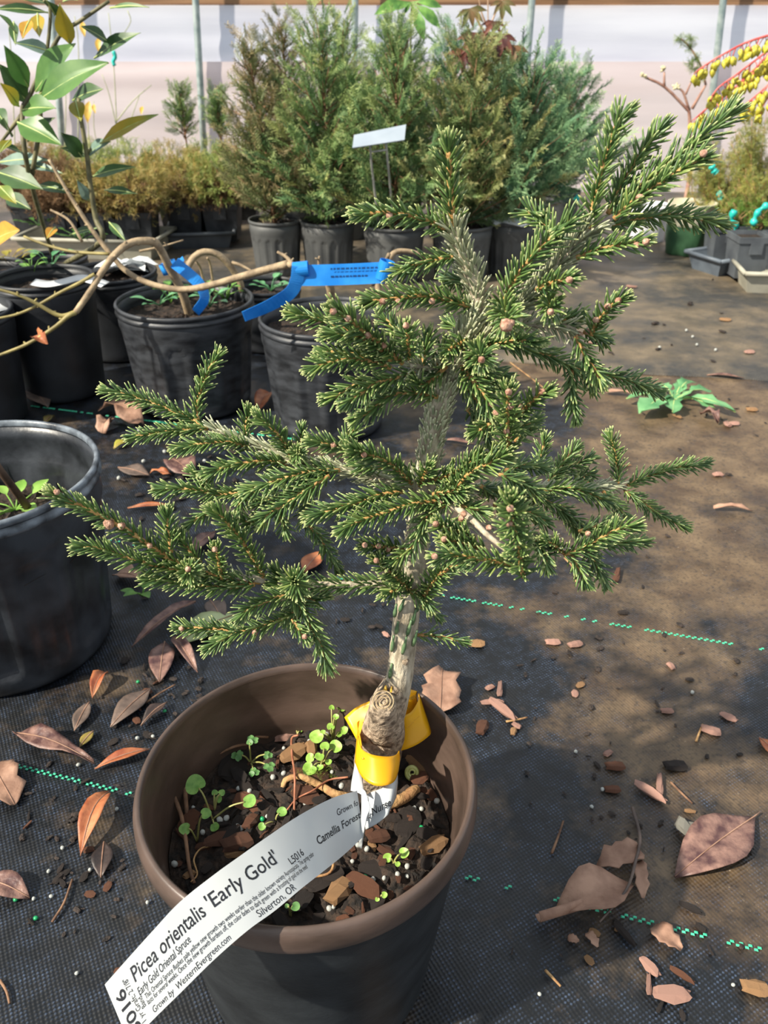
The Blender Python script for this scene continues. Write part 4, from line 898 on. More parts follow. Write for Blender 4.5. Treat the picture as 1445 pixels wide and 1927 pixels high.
for (u, vv, n) in ((.22, .78, 9), (.30, .70, 11)):
    for k in range(n):
        a = cs[0] + bx * (u + k * .05) + by * vv + nb * .0006; mb.add([a, a + bx * .03, a + bx * .03 + by * .03, a + by * .03], [(0, 1, 2, 3)])
mb.build('lettering', ink, sg, smooth=False)

# ------------------------------------------------------------------ broad-leaved plant at the left
bl_d = M('glossy_dark_leaf', '#2c4825', '#466634', 30, .45, trans=.12); bl_l = M('glossy_green_leaf', '#446c34', '#668c46', 26, .42, trans=.2)
bl_y = M('leaf_turning_yellow', '#6f8434', '#b0962e', 16, .38, trans=.25); bl_g = M('grey_green_leaf_back', '#5f7a6c', '#88a092', 30, .5, trans=.15); bl_o = M('orange_dry_leaf', '#b07428', '#d8a83c', 30, .5, trans=.2)
ribm = M('pale_leaf_rib', '#a4b468', '#bcc884', 60, .45)
YL = 1.14
bp = thing('broad_leaved_shrub', 'upright shrub with large glossy green leaves, some turning yellow', 'shrub', gnd(94, 484, .12))
mb = MB(); bs = M('olive_brown_stem', '#4a4830', '#7a7450', 60, .6)
for px, r in (([(122, 496), (190, 455), (180, 412), (170, 346), (163, 287), (152, 221), (148, 185)], .0042), ([(102, 490), (55, 330), (42, 215), (56, 180), (110, 70), (150, 40), (205, 2)], .0036), ([(42, 215), (0, 270)], .003), ([(60, 330), (75, 240), (78, 185), (95, 30), (82, 0)], .003), ([(163, 287), (188, 268)], .0016), ([(170, 330), (175, 333)], .0015)):
    tube(mb, [pix(x, y, YL) if y < 480 else gnd(x, y, .125) for (x, y) in px], r, r * .55, 8, sm=4)
mb.build('stem', bs, bp)
LV = [((155, 475), (20, 245), .42, bl_l), ((195, 500), (410, 235), .40, bl_l), ((215, 545), (590, 340), .36, bl_l), ((210, 520), (380, 390), .24, bl_y), ((395, 548), (562, 484), .42, bl_d), ((120, 600), (305, 590), .5, bl_l), ((95, 665), (335, 790), .48, bl_l),
      ((105, 580), (0, 450), .42, bl_y), ((150, 560), (-10, 345), .5, bl_d), ((-30, 590), (42, 692), .5, bl_d), ((382, 242), (325, 18), .42, bl_y), ((592, 232), (440, 142), .42, bl_d), ((512, 318), (765, 178), .26, bl_d), ((302, 292), (75, 232), .36, bl_g), ((262, 70), (-40, 50), .22, bl_d),
      ((600, 45), (812, 40), .13, bl_d), ((92, 182), (-10, 75), .3, bl_l), ((205, 75), (215, 202), .42, bl_y), ((165, 108), (122, 212), .42, bl_o), ((410, 548), (440, 662), .5, bl_y), ((545, 782), (862, 622), .2, bl_y), ((478, 842), (602, 768), .36, bl_g), ((502, 962), (735, 908), .22, bl_d),
      ((472, 852), (325, 805), .3, bl_d), ((446, 855), (330, 722), .5, bl_d), ((-10, 885), (275, 872), .22, bl_g), ((120, 890), (345, 945), .16, bl_g), ((-20, 935), (235, 1032), .42, bl_d), ((208, 1008), (392, 1052), .26, bl_d), ((570, 1035), (748, 1055), .2, bl_d), ((482, 1092), (418, 978), .32, bl_g),
      ((30, 1068), (168, 1138), .42, bl_d), ((-30, 1310), (106, 1250), .55, bl_o), ((-5, 1010), (90, 1110), .4, bl_y), ((302, 1236), (255, 1298), .45, bl_o), ((592, 1208), (682, 1310), .28, bl_d), ((380, 1280), (545, 1238), .16, bl_d), ((255, 20), (130, 0), .4, bl_d), ((300, 85), (250, 0), .5, bl_d), ((60, 760), (0, 830), .4, bl_y), ((70, 740), (20, 640), .5, bl_d), ((120, 830), (0, 790), .3, bl_d), ((150, 770), (300, 640), .34, bl_d), ((345, 10), (425, 0), .2, bl_d), ((75, 120), (85, 245), .3, bl_d)]
for i, (a, b, w, m) in enumerate(LV):
    ya = YL + (.02 if m in (bl_d, bl_g) else -.03) + .015 * math.sin(i * 2.3); p, q = pix(a[0] / 2.89, a[1] / 2.89, ya), pix(b[0] / 2.89, b[1] / 2.89, ya - .03)
    L_ = (q - p).length; mb = MB(); blade(mb, p, q, L_ * w, (.15, -1, .75), .14, .05, (.06, .45, .85, 1, .95, .7, .36, .02), .03, seed=i, cols=3); lf = mb.build('leaf', m, bp)
    mb = MB(); n = Vector((.15, -1, .75)).normalized(); tube(mb, [p + n * .0006, p.lerp(q, .5) + n * (.05 * L_ + .0006), q], .0011, .0004, 5, sm=3); mb.build('midrib', ribm, lf)

# ------------------------------------------------------------------ weeping bare saplings with blue tape
grey_tw = M('grey_tan_branch', '#7c6a52', '#b09a7a', 70, .7, .4, 200); olive_tw = M('olive_twig', '#7a6e42', '#a4965c', 60, .6)
def woody(name, label, cat, lines, loc, mats):
    t = thing(name, label, cat, loc)
    for (px, Y0, Y1, r0, r1, m, g) in lines:
        pts = [pix(x, y, Y0 + (Y1 - Y0) * i / (len(px) - 1)) for i, (x, y) in enumerate(px)]
        if g is not None: pts[0].z = g
        mb = MB(); cv = smooth(pts, 6); tube(mb, cv, r0, r1, 8, wob=.08)
        for k in range(3, len(cv) - 2, 5):      # short spurs and bud knots
            d = Vector((rnd.uniform(-1, 1), rnd.uniform(-1, 1), rnd.uniform(-.2, 1))).normalized(); tube(mb, [cv[k], cv[k] + d * .006], r0 * .55, r0 * .3, 5)
        mb.build('branch', mats[m], t)
    return t
YA = POT['A'][0].y; YB = POT['B'][0].y
woody('weeping_sapling', 'bare weeping sapling arching over the pot with curled blue tape', 'sapling', [
    ([(356, 582), (342, 548), (318, 502), (300, 466), (285, 454), (250, 456), (222, 474), (196, 505), (170, 548), (142, 588)], YA, YA - .13, .0062, .0036, 0, .125),
    ([(142, 588), (128, 595), (100, 618), (50, 648), (0, 668), (-30, 680)], YA - .13, YA - .16, .0032, .0014, 1, None),
    ([(142, 588), (112, 594), (70, 572), (36, 556), (-20, 540)], YA - .13, YA - .15, .0030, .0016, 1, None),
    ([(178, 516), (150, 532), (110, 552), (70, 575), (30, 592), (-20, 602)], YA - .11, YA - .15, .0022, .0014, 1, None),
    ([(92, 300), (118, 345), (140, 382), (168, 425), (200, 468), (235, 508), (280, 533), (340, 545), (400, 536), (470, 516), (545, 496)], YA - .06, YA - .10, .0018, .0050, 0, None),
    ([(45, 445), (90, 462), (140, 474), (205, 478)], YA - .06, YA - .08, .0016, .0020, 1, None), ([(262, 473), (300, 465), (345, 452)], YA - .02, YA, .0018, .0010, 0, None),
    ([(352, 505), (365, 484), (385, 474), (412, 480), (436, 505), (452, 532), (455, 548)], YA + .03, YA + .06, .0048, .0044, 0, None), ([(437, 494), (455, 500), (482, 515)], YA + .05, YA + .04, .0026, .0014, 0, None),
    ([(388, 530), (378, 508), (370, 492)], YA + .06, YA + .04, .0024, .0014, 0, .125), ([(402, 532), (396, 500), (390, 485)], YA + .07, YA + .05, .002, .0014, 0, .125),
    ([(95, 395), (130, 415), (155, 455)], YA - .04, YA - .05, .0014, .0020, 0, None)], gnd(356, 582, .13), (grey_tw, olive_tw))
woody('weeping_sapling', 'bare weeping sapling with broad lettered blue tape wrapped around it', 'sapling', [
    ([(632, 575), (622, 545), (608, 515), (590, 507), (560, 506), (545, 496)], YB, YB - .07, .0058, .0040, 0, .125),
    ([(720, 560), (712, 530), (730, 492), (745, 474), (775, 474), (805, 486)], YB + .03, YB + .06, .0048, .0024, 0, .125), ([(700, 535), (722, 500), (732, 478)], YB + .02, YB, .004, .0024, 0, None),
    ([(552, 502), (540, 485), (522, 474)], YB - .07, YB - .06, .0028, .0016, 0, None), ([(602, 510), (600, 492), (601, 482)], YB - .05, YB - .05, .0024, .0012, 0, None), ([(616, 532), (630, 518), (652, 500)], YB - .02, YB - .04, .002, .0010, 0, None)], gnd(632, 575, .13), (grey_tw, olive_tw))
blue = M('blue_plastic_tape', '#1a86dd', '#3aa6f4', 30, .35, trans=.3)
def ribbon(mb, px, Y, w, tw=0.0, nrm=(0, -1, .5)):
    """flat strip through pixels; Y number or list; w real width"""
    n = len(px); pts = smooth([pix(x, y, Y if isinstance(Y, float) else Y[i]) for i, (x, y) in enumerate(px)], 6); fr = frames(pts); vs = []
    for i, (p, t, a, b) in enumerate(fr):
        s = t.cross(Vector(nrm)).normalized(); nn = s.cross(t); an = tw * i / (len(fr) - 1); s = s * math.cos(an) + nn * math.sin(an)
        nn = s.cross(t) * .00025; vs += [p - s * w / 2 + nn, p + s * w / 2 + nn, p + s * w / 2 - nn, p - s * w / 2 - nn]
    fs = [(4 * i + k, 4 * i + (k + 1) % 4, 4 * i + 4 + (k + 1) % 4, 4 * i + 4 + k) for i in range(len(fr) - 1) for k in range(4)]
    return mb.add(vs, fs)
t = thing('plastic_tape', 'curled blue plastic tape looped round the sapling stem', 'tape', pix(320, 505, YA - .02))
def loop(mb, c, ax, r, w, n=20, gap=0.0):
    ax = Vector(ax).normalized(); a = ax.orthogonal().normalized(); b = ax.cross(a); vs = []
    for k in range(n + 1):
        q = 2 * math.pi * (1 - gap) * k / n; d = a * math.cos(q) + b * math.sin(q); vs += [Vector(c) + d * r - ax * w / 2, Vector(c) + d * r + ax * w / 2, Vector(c) + d * (r - .0006) + ax * w / 2, Vector(c) + d * (r - .0006) - ax * w / 2]
    return mb.add(vs, [(4 * i + k, 4 * i + (k + 1) % 4, 4 * i + 4 + (k + 1) % 4, 4 * i + 4 + k) for i in range(n) for k in range(4)])
mb = MB(); loop(mb, pix(318, 503, YA - .012), (-.35, 0, 1), .0115, .014); mb.build('loop', blue, t)
mb = MB(); ribbon(mb, [(328, 494), (352, 513), (376, 536), (385, 562), (368, 588)], [YA - .03, YA - .04, YA - .045, YA - .05, YA - .06], .016, .5, (.6, -1, .2)); mb.build('tail', blue, t, smooth=False)
mb = MB(); ribbon(mb, [(334, 506), (340, 494), (345, 486)], YA - .02, .010, .8); mb.build('tip', blue, t, smooth=False)
t = thing('plastic_tape', 'broad blue plastic tape with dark lettering stretched between two bare stems', 'tape', pix(640, 515, YB - .07)); YT = YB - .075
mb = MB(); ribbon(mb, [(560, 518), (600, 518), (660, 516), (722, 513)], YT, .024, 0, (0, -1, .35)); band = mb.build('band', blue, t, smooth=False)
mb = MB(); ribbon(mb, [(562, 502), (558, 528), (545, 552), (505, 576), (458, 596)], [YT - .004, YT - .006, YT - .01, YT - .02, YT - .03], .016, .9, (.3, -1, .5)); mb.build('tail', blue, t, smooth=False)
mb = MB(); loop(mb, pix(566, 507, YT + .003), (1, 0, .1), .009, .018); mb.build('loop', blue, t, smooth=False); mb = MB(); loop(mb, pix(724, 508, YT + .002), (.3, 0, 1), .009, .022); mb.build('loop', blue, t, smooth=False)
mb = MB(); a = pix(622, 508, YT - .0016); ux = (pix(722, 505, YT - .0016) - a).normalized()
for r in range(2):
    x = 0
    for k in range(15 - r * 5):
        w = rnd.uniform(.002, .0045); p = a + ux * x + Vector((0, 0, -r * .009)); mb.add([p, p + ux * w, p + ux * w + Vector((0, 0, .0022)), p + Vector((0, 0, .0022))], [(0, 1, 2, 3)]); x += w + .0012
mb.build('lettering', M('dark_blue_print', '#0e3f78', '#154f90', 30, .5), band, smooth=False)
# labels lying in the left pots, weeds in the pots
whitep = M('white_label_plastic', '#d4d8da', '#eef0f0', 24, .4, trans=.1)
def flat_tag(label, pts, z, w):
    mb = MB(); P = smooth([gnd(x, y, zz) for (x, y), zz in zip(pts, z)], 6); fr = frames(P); vs = []
    for (p, t, a, b) in fr:
        s = t.cross(Vector((0, -.25, 1))).normalized(); nn = Vector((0, 0, .0006)); vs += [p - s * w / 2, p + s * w / 2, p + s * w / 2 + nn, p - s * w / 2 + nn]
    mb.add(vs, [(4 * i + k, 4 * i + (k + 1) % 4, 4 * i + 4 + (k + 1) % 4, 4 * i + 4 + k) for i in range(len(fr) - 1) for k in range(4)] + [(0, 1, 2, 3)]); tag(mb.build('plant_label', whitep), label, 'label', 'white plant labels')
flat_tag('wavy blank white plastic label lying across the smooth black pot', [(62, 531), (90, 535), (120, 530), (150, 523), (175, 528), (198, 536)], [.178, .176, .179, .183, .181, .178], .016)
flat_tag('white label inside the black pot at the picture edge', [(-30, 580), (0, 572), (30, 566)], [.145, .145, .145], .045)
mb = MB(); c = gnd(225, 514, .119)
for k in range(7): blade(mb, c + Vector((rnd.uniform(-.05, .0), rnd.uniform(-.03, .03), 0)), c + Vector((rnd.uniform(.02, .06), rnd.uniform(-.03, .03), rnd.uniform(0, .01))), .03, (0, 0, 1), .2, .1, (.5, 1, .8, 1, .6, .8, .3), .2, seed=k)
tag(mb.build('plastic_scrap', whitep), 'crumpled white plastic scraps on the soil of the black pot', 'plastic')
flat_tag('curved white lid lying on the last pot of the cedar row', [(922, 414), (950, 410), (998, 420)], [.121, .124, .121], .05)
flat_tag('small white label standing in the weeds of the first cedar pot', [(512, 392), (522, 372), (538, 352)], [.125, .14, .155], .014)
def clump(label, p, n, r, hgt, mat, seed, L=(.012, .02), name='weed_seedling', w=.6):
    """a small weed: each leaf on its own stalk"""
    q = random.Random(seed); p = Vector(p); t = thing(name, label, 'weed', p)
    for k in range(n):
        a = k * 2.4 + q.random(); d = Vector((math.cos(a), math.sin(a), 0)); e = p + d * r * q.uniform(.4, 1) + Vector((0, 0, hgt * q.uniform(.4, 1))); l = q.uniform(*L)
        mb = MB(); tube(mb, [p, p.lerp(e, .5) + Vector((0, 0, hgt * .15)), e], .0009, .0006, 5); blade(mb, e, e + d * l + Vector((0, 0, l * .2)), l * w, (0, 0, 1), .1, .08, (.15, .8, 1, .9, .55, .1), 0, seed=k); mb.build('leaf', mat, t)
    return t
wgreen = M('weed_green_leaf', '#5c8c3e', '#86b452', 60, .45, trans=.25); wteal = M('bluish_weed_leaf', '#4c8a5c', '#78b07c', 60, .45, trans=.2)
for i, (x, y, z, n, r, h, m, lab) in enumerate(((322, 570, .132, 7, .02, .022, wgreen, 'green weeds beside the sapling stem in the blue tape pot'), (395, 578, .132, 7, .022, .02, wteal, 'bluish weeds near the blue tape tail'), (425, 566, .132, 9, .028, .025, wgreen, 'leafy weeds at the right rim of the blue tape pot'), (300, 575, .132, 6, .02, .014, wteal, 'low pale weeds at the front rim of the blue tape pot'),
        (510, 548, .085, 9, .03, .022, wteal, 'seedlings in the dark pot between the saplings'), (100, 520, .152, 6, .018, .04, wteal, 'thin weed standing in the smooth black pot'), (62, 525, .152, 6, .015, .03, wgreen, 'small weed beside the white label'), (18, 502, .120, 10, .035, .025, bl_y, 'yellow green fern tuft in the pot at the edge'),
        (30, 960, .108, 9, .026, .010, M('lime_seedling_leaf', '#7fb04a', '#a6d068', 60, .45, trans=.3), 'lime green seedlings inside the big frosty rimmed pot'), (497, 398, .110, 12, .03, .05, youngm, 'bright weeds hanging from the first cedar pot'), (150, 452, .06, 10, .05, .02, youngm, 'pale green weeds in the beige tray'), (72, 425, .07, 10, .05, .02, youngm, 'pale round weeds in the tray at the picture edge'))):
    clump(lab, gnd(x, y, z), n, r, h, m, 400 + i, (.012, .022) if z != .108 else (.014, .02))
mb = MB(); a = gnd(62, 968, .108); tube(mb, [a, a.lerp(pix(0, 885, .585), .5), pix(0, 885, .585), pix(-60, 800, .585)], .0036, .003, 9); tag(mb.build('bare_stem', M('dark_bare_stem', '#3a2c22', '#6a5240', 80, .7)), 'bare dark stem leaning in the big frosty rimmed pot', 'stem')

# ------------------------------------------------------------------ printed label and yellow tag on the spruce
lbm = M('label_white_plastic', '#b4b9bc', '#cccecc', 14, .38, trans=.05); inkb = M('black_print', '#16171c', '#24262c', 60, .6)
lab = thing('plant_label', 'long white printed plant label looped on the spruce trunk and hanging over the pot rim', 'label', dep(560, 1590, .37))
UE = [(197, 1853, .312), (244, 1800, .314), (291, 1748, .316), (339, 1697, .320), (403, 1646, .326), (450, 1612, .333), (498, 1578, .343), (562, 1535, .362), (625, 1502, .384), (672, 1488, .398)]
LE = [(244, 1965, .310), (290, 1917, .312), (339, 1869, .314), (403, 1806, .318), (466, 1751, .324), (517, 1714, .331), (566, 1673, .340), (612, 1637, .356), (650, 1606, .374), (684, 1574, .388)]
NU = len(UE)
us = smooth([dep(*p) for p in UE], 5); ls = smooth([dep(*p) for p in LE], 5)
lens = [0]
for i in range(1, len(us)): lens.append(lens[-1] + (((us[i] + ls[i]) - (us[i - 1] + ls[i - 1])) / 2).length)
LT = lens[-1]; LWD = (us[20] - ls[20]).length
def lab_at(x, y, off=.00012):
    """x metres along the label from its free end, y 0 (lower edge) .. 1 (upper edge)"""
    x = min(max(x, 0), LT - 1e-6); i = max(0, min(len(lens) - 2, int(np.searchsorted(lens, x)) - 1)); u = (x - lens[i]) / (lens[i + 1] - lens[i])
    a = us[i].lerp(us[i + 1], u); b = ls[i].lerp(ls[i + 1], u); n = (us[i + 1] - us[i]).cross(b - a).normalized()
    if n.dot(CAM - a) < 0: n = -n
    return b.lerp(a, y) + n * off
mb = MB(); vs = []
for i in range(len(us)):
    for j in range(5):
        y = 1 - j / 4; x = lens[i]; vs.append(lab_at(x, y, 0))
for i in range(len(us)):
    for j in range(5): vs.append(lab_at(lens[i], 1 - j / 4, -.0004))
k = 5; n = len(us); fs = []
for i in range(n - 1):
    for j in range(4): fs += [(i * k + j, i * k + j + 1, (i + 1) * k + j + 1, (i + 1) * k + j), (n * k + (i + 1) * k + j, n * k + (i + 1) * k + j + 1, n * k + i * k + j + 1, n * k + i * k + j)]
mb.add(vs, fs); strip = mb.build('strip', lbm, lab)
def print_on(txt, x0, x1, y0, y1, size, bold=0.0):
    """lettering that follows the bent label from x0 to x1 (parts of its length), baseline y0..y1 and size in label widths"""
    v, f = text2d(txt, 1.0, bold); ww = max(p[0] for p in v)
    return MB().add([lab_at((x0 + (x1 - x0) * x / ww) * LT, y0 + (y1 - y0) * x / ww + y * size) for (x, y, z) in v], f).build('lettering', inkb, strip, smooth=False)
def print_up(txt, x0, x1, y0, y1, size, bold=0.0):
    """lettering that runs across the label"""
    v, f = text2d(txt, 1.0, bold); ww = max(p[0] for p in v)
    return MB().add([lab_at((x0 + (x1 - x0) * x / ww) * LT - y * size * LWD, y0 + (y1 - y0) * x / ww) for (x, y, z) in v], f).build('lettering', inkb, strip, smooth=False)
print_on('Picea orientalis', .075, .325, .64, .585, .33, .006)
print_on("'Early Gold'", .338, .575, .60, .56, .33, .006)
print_on('Early Gold Oriental Spruce', .075, .258, .43, .445, .175, .002)
print_on('This Oriental Spruce flushes pale yellow new growth two weeks earlier than the older known variety Aureospicata  The spring color', .088, .705, .315, .30, .115)
print_on('lasts for several weeks. Once the new growth hardens off, the color fades to dark green with a frosting of gold on the need', .088, .650, .225, .20, .115)
print_on('Grown by  WesternEvergreen.com', .094, .347, .06, .06, .145)
print_on('Silverton, OR', .435, .566, .055, .045, .17)
print_on('L5016', .600, .668, .40, .41, .17, .008)
print_on('Grown fo', .885, .995, .66, .69, .17, .004)
print_on('Camellia Forest', .745, .999, .40, .41, .20, .012)
print_up('5016', .050, .042, .02, .74, .24, .014)
print_up('1 yr Graft; 2 7/8"', .068, .061, .06, .82, .12)
print_up('Band', .082, .080, .24, .42, .11)
# collar of the label: passes behind the trunk and through its own slit
def sheet_px(rows, name, mat, parent, th=.0004, sub=4):
    """bent sheet from rows of (x,y,depth); rows run across the strip"""
    R = [smooth([dep(*p) for p in r], sub) for r in rows]; C_ = list(zip(*[smooth(list(c), sub) for c in zip(*R)])); n, m = len(C_), len(C_[0]); vs = [v for r in C_ for v in r]
    fs = [(i * m + j, i * m + j + 1, (i + 1) * m + j + 1, (i + 1) * m + j) for i in range(n - 1) for j in range(m - 1)]
    o = MB().add(vs, fs).build(name, mat, parent); md = o.modifiers.new('thickness', 'SOLIDIFY'); md.thickness = th; md.offset = 0; return o
sheet_px([[(682, 1500, .404), (684, 1530, .398), (688, 1561, .394)], [(700, 1490, .403), (704, 1525, .398), (708, 1551, .394)], [(724, 1480, .402), (728, 1512, .398), (728, 1535, .395)], [(741, 1455, .406), (742, 1486, .403), (733, 1526, .399)], [(747, 1440, .417), (748, 1470, .414), (745, 1500, .410)]], 'collar_front', lbm, lab)
sheet_px([[(669, 1432, .416), (662, 1470, .408), (660, 1488, .402)], [(672, 1444, .411), (672, 1476, .404), (674, 1492, .399)], [(682, 1462, .408), (684, 1482, .402), (688, 1500, .397)]], 'collar_side', lbm, lab)
sheet_px([[(680, 1482, .396), (680, 1530, .392), (676, 1575, .388), (675, 1595, .392)], [(688, 1490, .394), (692, 1525, .390), (684, 1565, .387), (679, 1597, .391)], [(690, 1500, .393), (696, 1520, .389), (688, 1540, .387), (681, 1596, .390)]], 'tail', lbm, lab)
mb = MB(); v, f = text2d('st Nurse', 1.0, .012); a = dep(687, 1546, .3955); b = dep(737, 1516, .3975); ux = (b - a).normalized(); uy = (dep(684, 1530, .3955) - dep(688, 1561, .3915)).normalized()
ww = max(x for (x, y, z) in v); s = (b - a).length / ww; nn = ux.cross(uy).normalized(); nn = nn if nn.dot(CAM - a) > 0 else -nn
mb.add([a + ux * (x * s) + uy * (y * s * 1.25) + nn * (.0022 * math.sin(math.pi * x / ww) + .0002) for (x, y, z) in v], f); mb.build('lettering', inkb, lab, smooth=False)
yelm = M('yellow_tag_plastic', '#e8a70c', '#f6bd1a', 20, .38, trans=.22)
yt = thing('yellow_tag', 'bright yellow plastic tag wrapped round the swollen base of the spruce', 'tag', dep(710, 1440, .40))
sheet_px([[(674, 1385, .420), (670, 1410, .416), (668, 1434, .412)], [(680, 1408, .412), (680, 1430, .408), (681, 1462, .402)], [(700, 1420, .405), (702, 1448, .401), (704, 1478, .397)], [(728, 1424, .405), (730, 1450, .401), (730, 1477, .397)], [(746, 1420, .411), (747, 1442, .407), (743, 1468, .403)], [(751, 1412, .422), (752, 1430, .419), (749, 1452, .416)]], 'front_wrap', yelm, yt)
sheet_px([[(676, 1356, .446), (672, 1384, .438), (668, 1428, .418)], [(672, 1362, .440), (674, 1390, .430), (674, 1430, .412)], [(677, 1384, .426), (681, 1405, .419), (684, 1428, .406)]], 'side_fold', yelm, yt)
sheet_px([[(648, 1350, .452), (660, 1372, .448), (673, 1396, .442)], [(672, 1330, .452), (684, 1352, .449), (694, 1376, .444)], [(700, 1318, .450), (710, 1342, .448), (716, 1368, .446)], [(735, 1308, .448), (742, 1338, .448), (746, 1380, .446)], [(768, 1298, .450), (772, 1325, .452), (775, 1352, .452)], [(786, 1301, .456), (790, 1318, .458), (790, 1335, .458)]], 'back_flap', yelm, yt)
sheet_px([[(788, 1303, .455), (794, 1322, .452), (811, 1376, .444)], [(787, 1318, .448), (794, 1350, .443), (808, 1384, .440)], [(775, 1338, .444), (785, 1370, .440), (790, 1398, .438)], [(762, 1346, .443), (766, 1380, .440), (770, 1408, .438)], [(745, 1352, .444), (748, 1385, .442), (750, 1414, .440)]], 'curled_end', yelm, yt)
def word(txt, x0, y0, x1, y1, d, mat, parent, hx=1.0, bold=0.0):
    v, f = text2d(txt, 1.0, bold); a, b = dep(x0, y0, d), dep(x1, y1, d); ww = max(x for (x, y, z) in v); s = (b - a).length / ww; ux = (b - a).normalized(); uy = (CAM - a).normalized().cross(ux).normalized()
    MB().add([a + ux * (x * s) + uy * (y * s * hx) for (x, y, z) in v], f).build('lettering', mat, parent, smooth=False)
dk = M('olive_print', '#6e5a14', '#7d6818', 60, .6)
word('orient', 762, 1322, 786, 1312, .4475, dk, yt, 1.2); word('H.', 764, 1338, 771, 1334, .4465, dk, yt, 1.0)
word('Camellia Forest', 766, 1372, 790, 1348, .4365, M('pale_tag_print', '#d08c08', '#d8960c', 60, .6), yt, .9)

# ------------------------------------------------------------------ things lying in the pot
def chip_mesh(seed, a=1.0, b=.6, c=.3):
    q = random.Random(seed); vs = []; fs = []
    rows = [(-1, .62), (-.7, .9), (.05, 1.0), (.7, .92), (1, .55)]; n = 6
    for (u, r) in rows:
        for k in range(n):
            an = 2 * math.pi * k / n + q.uniform(-.2, .2); rr = r * q.uniform(.62, 1.15); sq = 1 / max(abs(math.cos(an)), abs(math.sin(an))) ** .5
            vs.append((u * a + q.uniform(-.16, .16), math.cos(an) * rr * b * sq, math.sin(an) * rr * c * sq))
    for i in range(4):
        for k in range(n): fs.append((i * n + k, i * n + (k + 1) % n, (i + 1) * n + (k + 1) % n, (i + 1) * n + k))
    fs += [tuple(range(n))[::-1], tuple(4 * n + k for k in range(n))]
    me = bpy.data.meshes.new('bark_chip'); me.from_pydata(vs, [], fs); return me
CM = {}
chipc = {'dark': M('charred_bark_chip', '#181311', '#3b302a', 300, .8, .7, 700, jitter=.3), 'red': M('reddish_bark_chip', '#4a2d20', '#7e5138', 260, .8, .7, 600, jitter=.3), 'tan': M('tan_bark_chip', '#7a5638', '#b08a60', 260, .8, .6, 500, jitter=.2), 'pink': M('pinkish_bark_chip', '#8a6254', '#bb9484', 300, .8, .5, 500, jitter=.2)}
shapes = [(1, .55, .25), (1, .7, .4), (1, .3, .22), (1, .8, .2)]
for cn, m in chipc.items():
    for i, s in enumerate(shapes):
        me = chip_mesh(i + 1, *s); me.materials.append(m); CM[cn, i] = me
CL = {('dark', 'p'): 'charred black bark chip in the potting mix of the brown pot', ('red', 'p'): 'reddish brown bark chip in the potting mix of the brown pot', ('tan', 'p'): 'light tan bark chip in the potting mix of the brown pot', ('pink', 'p'): 'pale pinkish bark chip in the potting mix of the brown pot',
      ('dark', 'g'): 'charred black bark chip scattered on the woven ground cloth', ('red', 'g'): 'reddish brown bark chip scattered on the woven ground cloth', ('tan', 'g'): 'light tan bark chip scattered on the woven ground cloth', ('pink', 'g'): 'pale pinkish bark chip scattered on the woven ground cloth'}
CHIPS = []
def chip(p, L_, cn, where, sh=None, rz=None, rx=0.0, ry=0.0, label=None):
    if label is None: CHIPS.append((L_ / (Vector(p) - CAM).length, Vector(p), L_, cn, where, sh, rz, rx, ry)); return
    real_chip(p, L_, cn, where, sh, rz, rx, ry, label)
def real_chip(p, L_, cn, where, sh=None, rz=None, rx=0.0, ry=0.0, label=None):
    sh = rnd.randrange(4) if sh is None else sh; o = link('bark_chip', CM[cn, sh], None); o.location = p; o.scale = (L_ / 2,) * 3; o.rotation_euler = (rx, ry, rnd.uniform(0, 6.28) if rz is None else rz)
    tag(o, label or CL[cn, where], 'bark chip', {'p': 'bark chips in the pot', 'g': 'bark chips on the ground'}[where] + ', ' + cn); return o
pq = random.Random(21); placed = []
for k in range(420):
    if len(placed) > 175: break
    a = pq.uniform(0, 6.283); r = SR * math.sqrt(pq.random()) * .95; x, y = PC.x + r * math.cos(a), PC.y + r * math.sin(a); L_ = pq.choice((.005, .006, .008, .010, .013))
    if math.hypot(x + .005, y - .32) < .017: continue
    if math.hypot(x - PC.x, y - PC.y) + L_ * .5 > SR: continue
    if any((x - u) ** 2 + (y - v) ** 2 < (.30 * (L_ + l)) ** 2 for (u, v, l) in placed): continue
    placed.append((x, y, L_)); chip((x, y, soil_z(x, y) + L_ * .10), L_, pq.choice(('dark', 'dark', 'dark', 'red', 'red', 'tan' if pq.random() < .3 else 'dark')), 'p', None, pq.uniform(0, 6.28), pq.uniform(-.3, .3), pq.uniform(-.25, .25))
big = [(440, 1445, .022, 'dark', 3, 1.3, 'big flat charcoal black bark slab near the clover'), (552, 1422, .018, 'tan', 0, .75, 'bright orange brown wood sliver beside the leafy weed'), (535, 1388, .012, 'pink', 1, .4, 'pale grey pink bark chip near the back of the pot'), (764, 1551, .018, 'dark', 3, 1.2, 'smooth dark slate bark slab right of the label collar'),
       (795, 1450, .022, 'tan', 1, -.7, 'rough tan bark lump against the right side of the pot'), (638, 1682, .015, 'tan', 1, 1.0, 'ochre bark lump at the front of the soil'), (687, 1672, .018, 'red', 0, -.6, 'large reddish bark flake at the front of the soil'), (712, 1578, .011, 'red', 1, .3, 'reddish bark lump below the label collar'),
       (447, 1592, .015, 'red', 1, .4, 'purplish brown bark chip above the label lettering'), (412, 1584, .014, 'red', 0, .4, 'brown bark chip beside the seedling stems'), (470, 1512, .016, 'red', 3, -.2, 'brown flat chip under the round seedling leaf'), (465, 1580, .018, 'dark', 2, 1.4, 'long black bark splinter above the label'), (745, 1400, .009, 'red', 1, .2, 'reddish chip behind the trunk'), (815, 1595, .016, 'tan', 0, .6, 'tan bark strip at the right inner wall'), (702, 1640, .014, 'dark', 3, .1, 'black flat chip with tiny orange specks'), (575, 1500, .014, 'red', 3, -.4, 'reddish dry husk under the exposed root')]
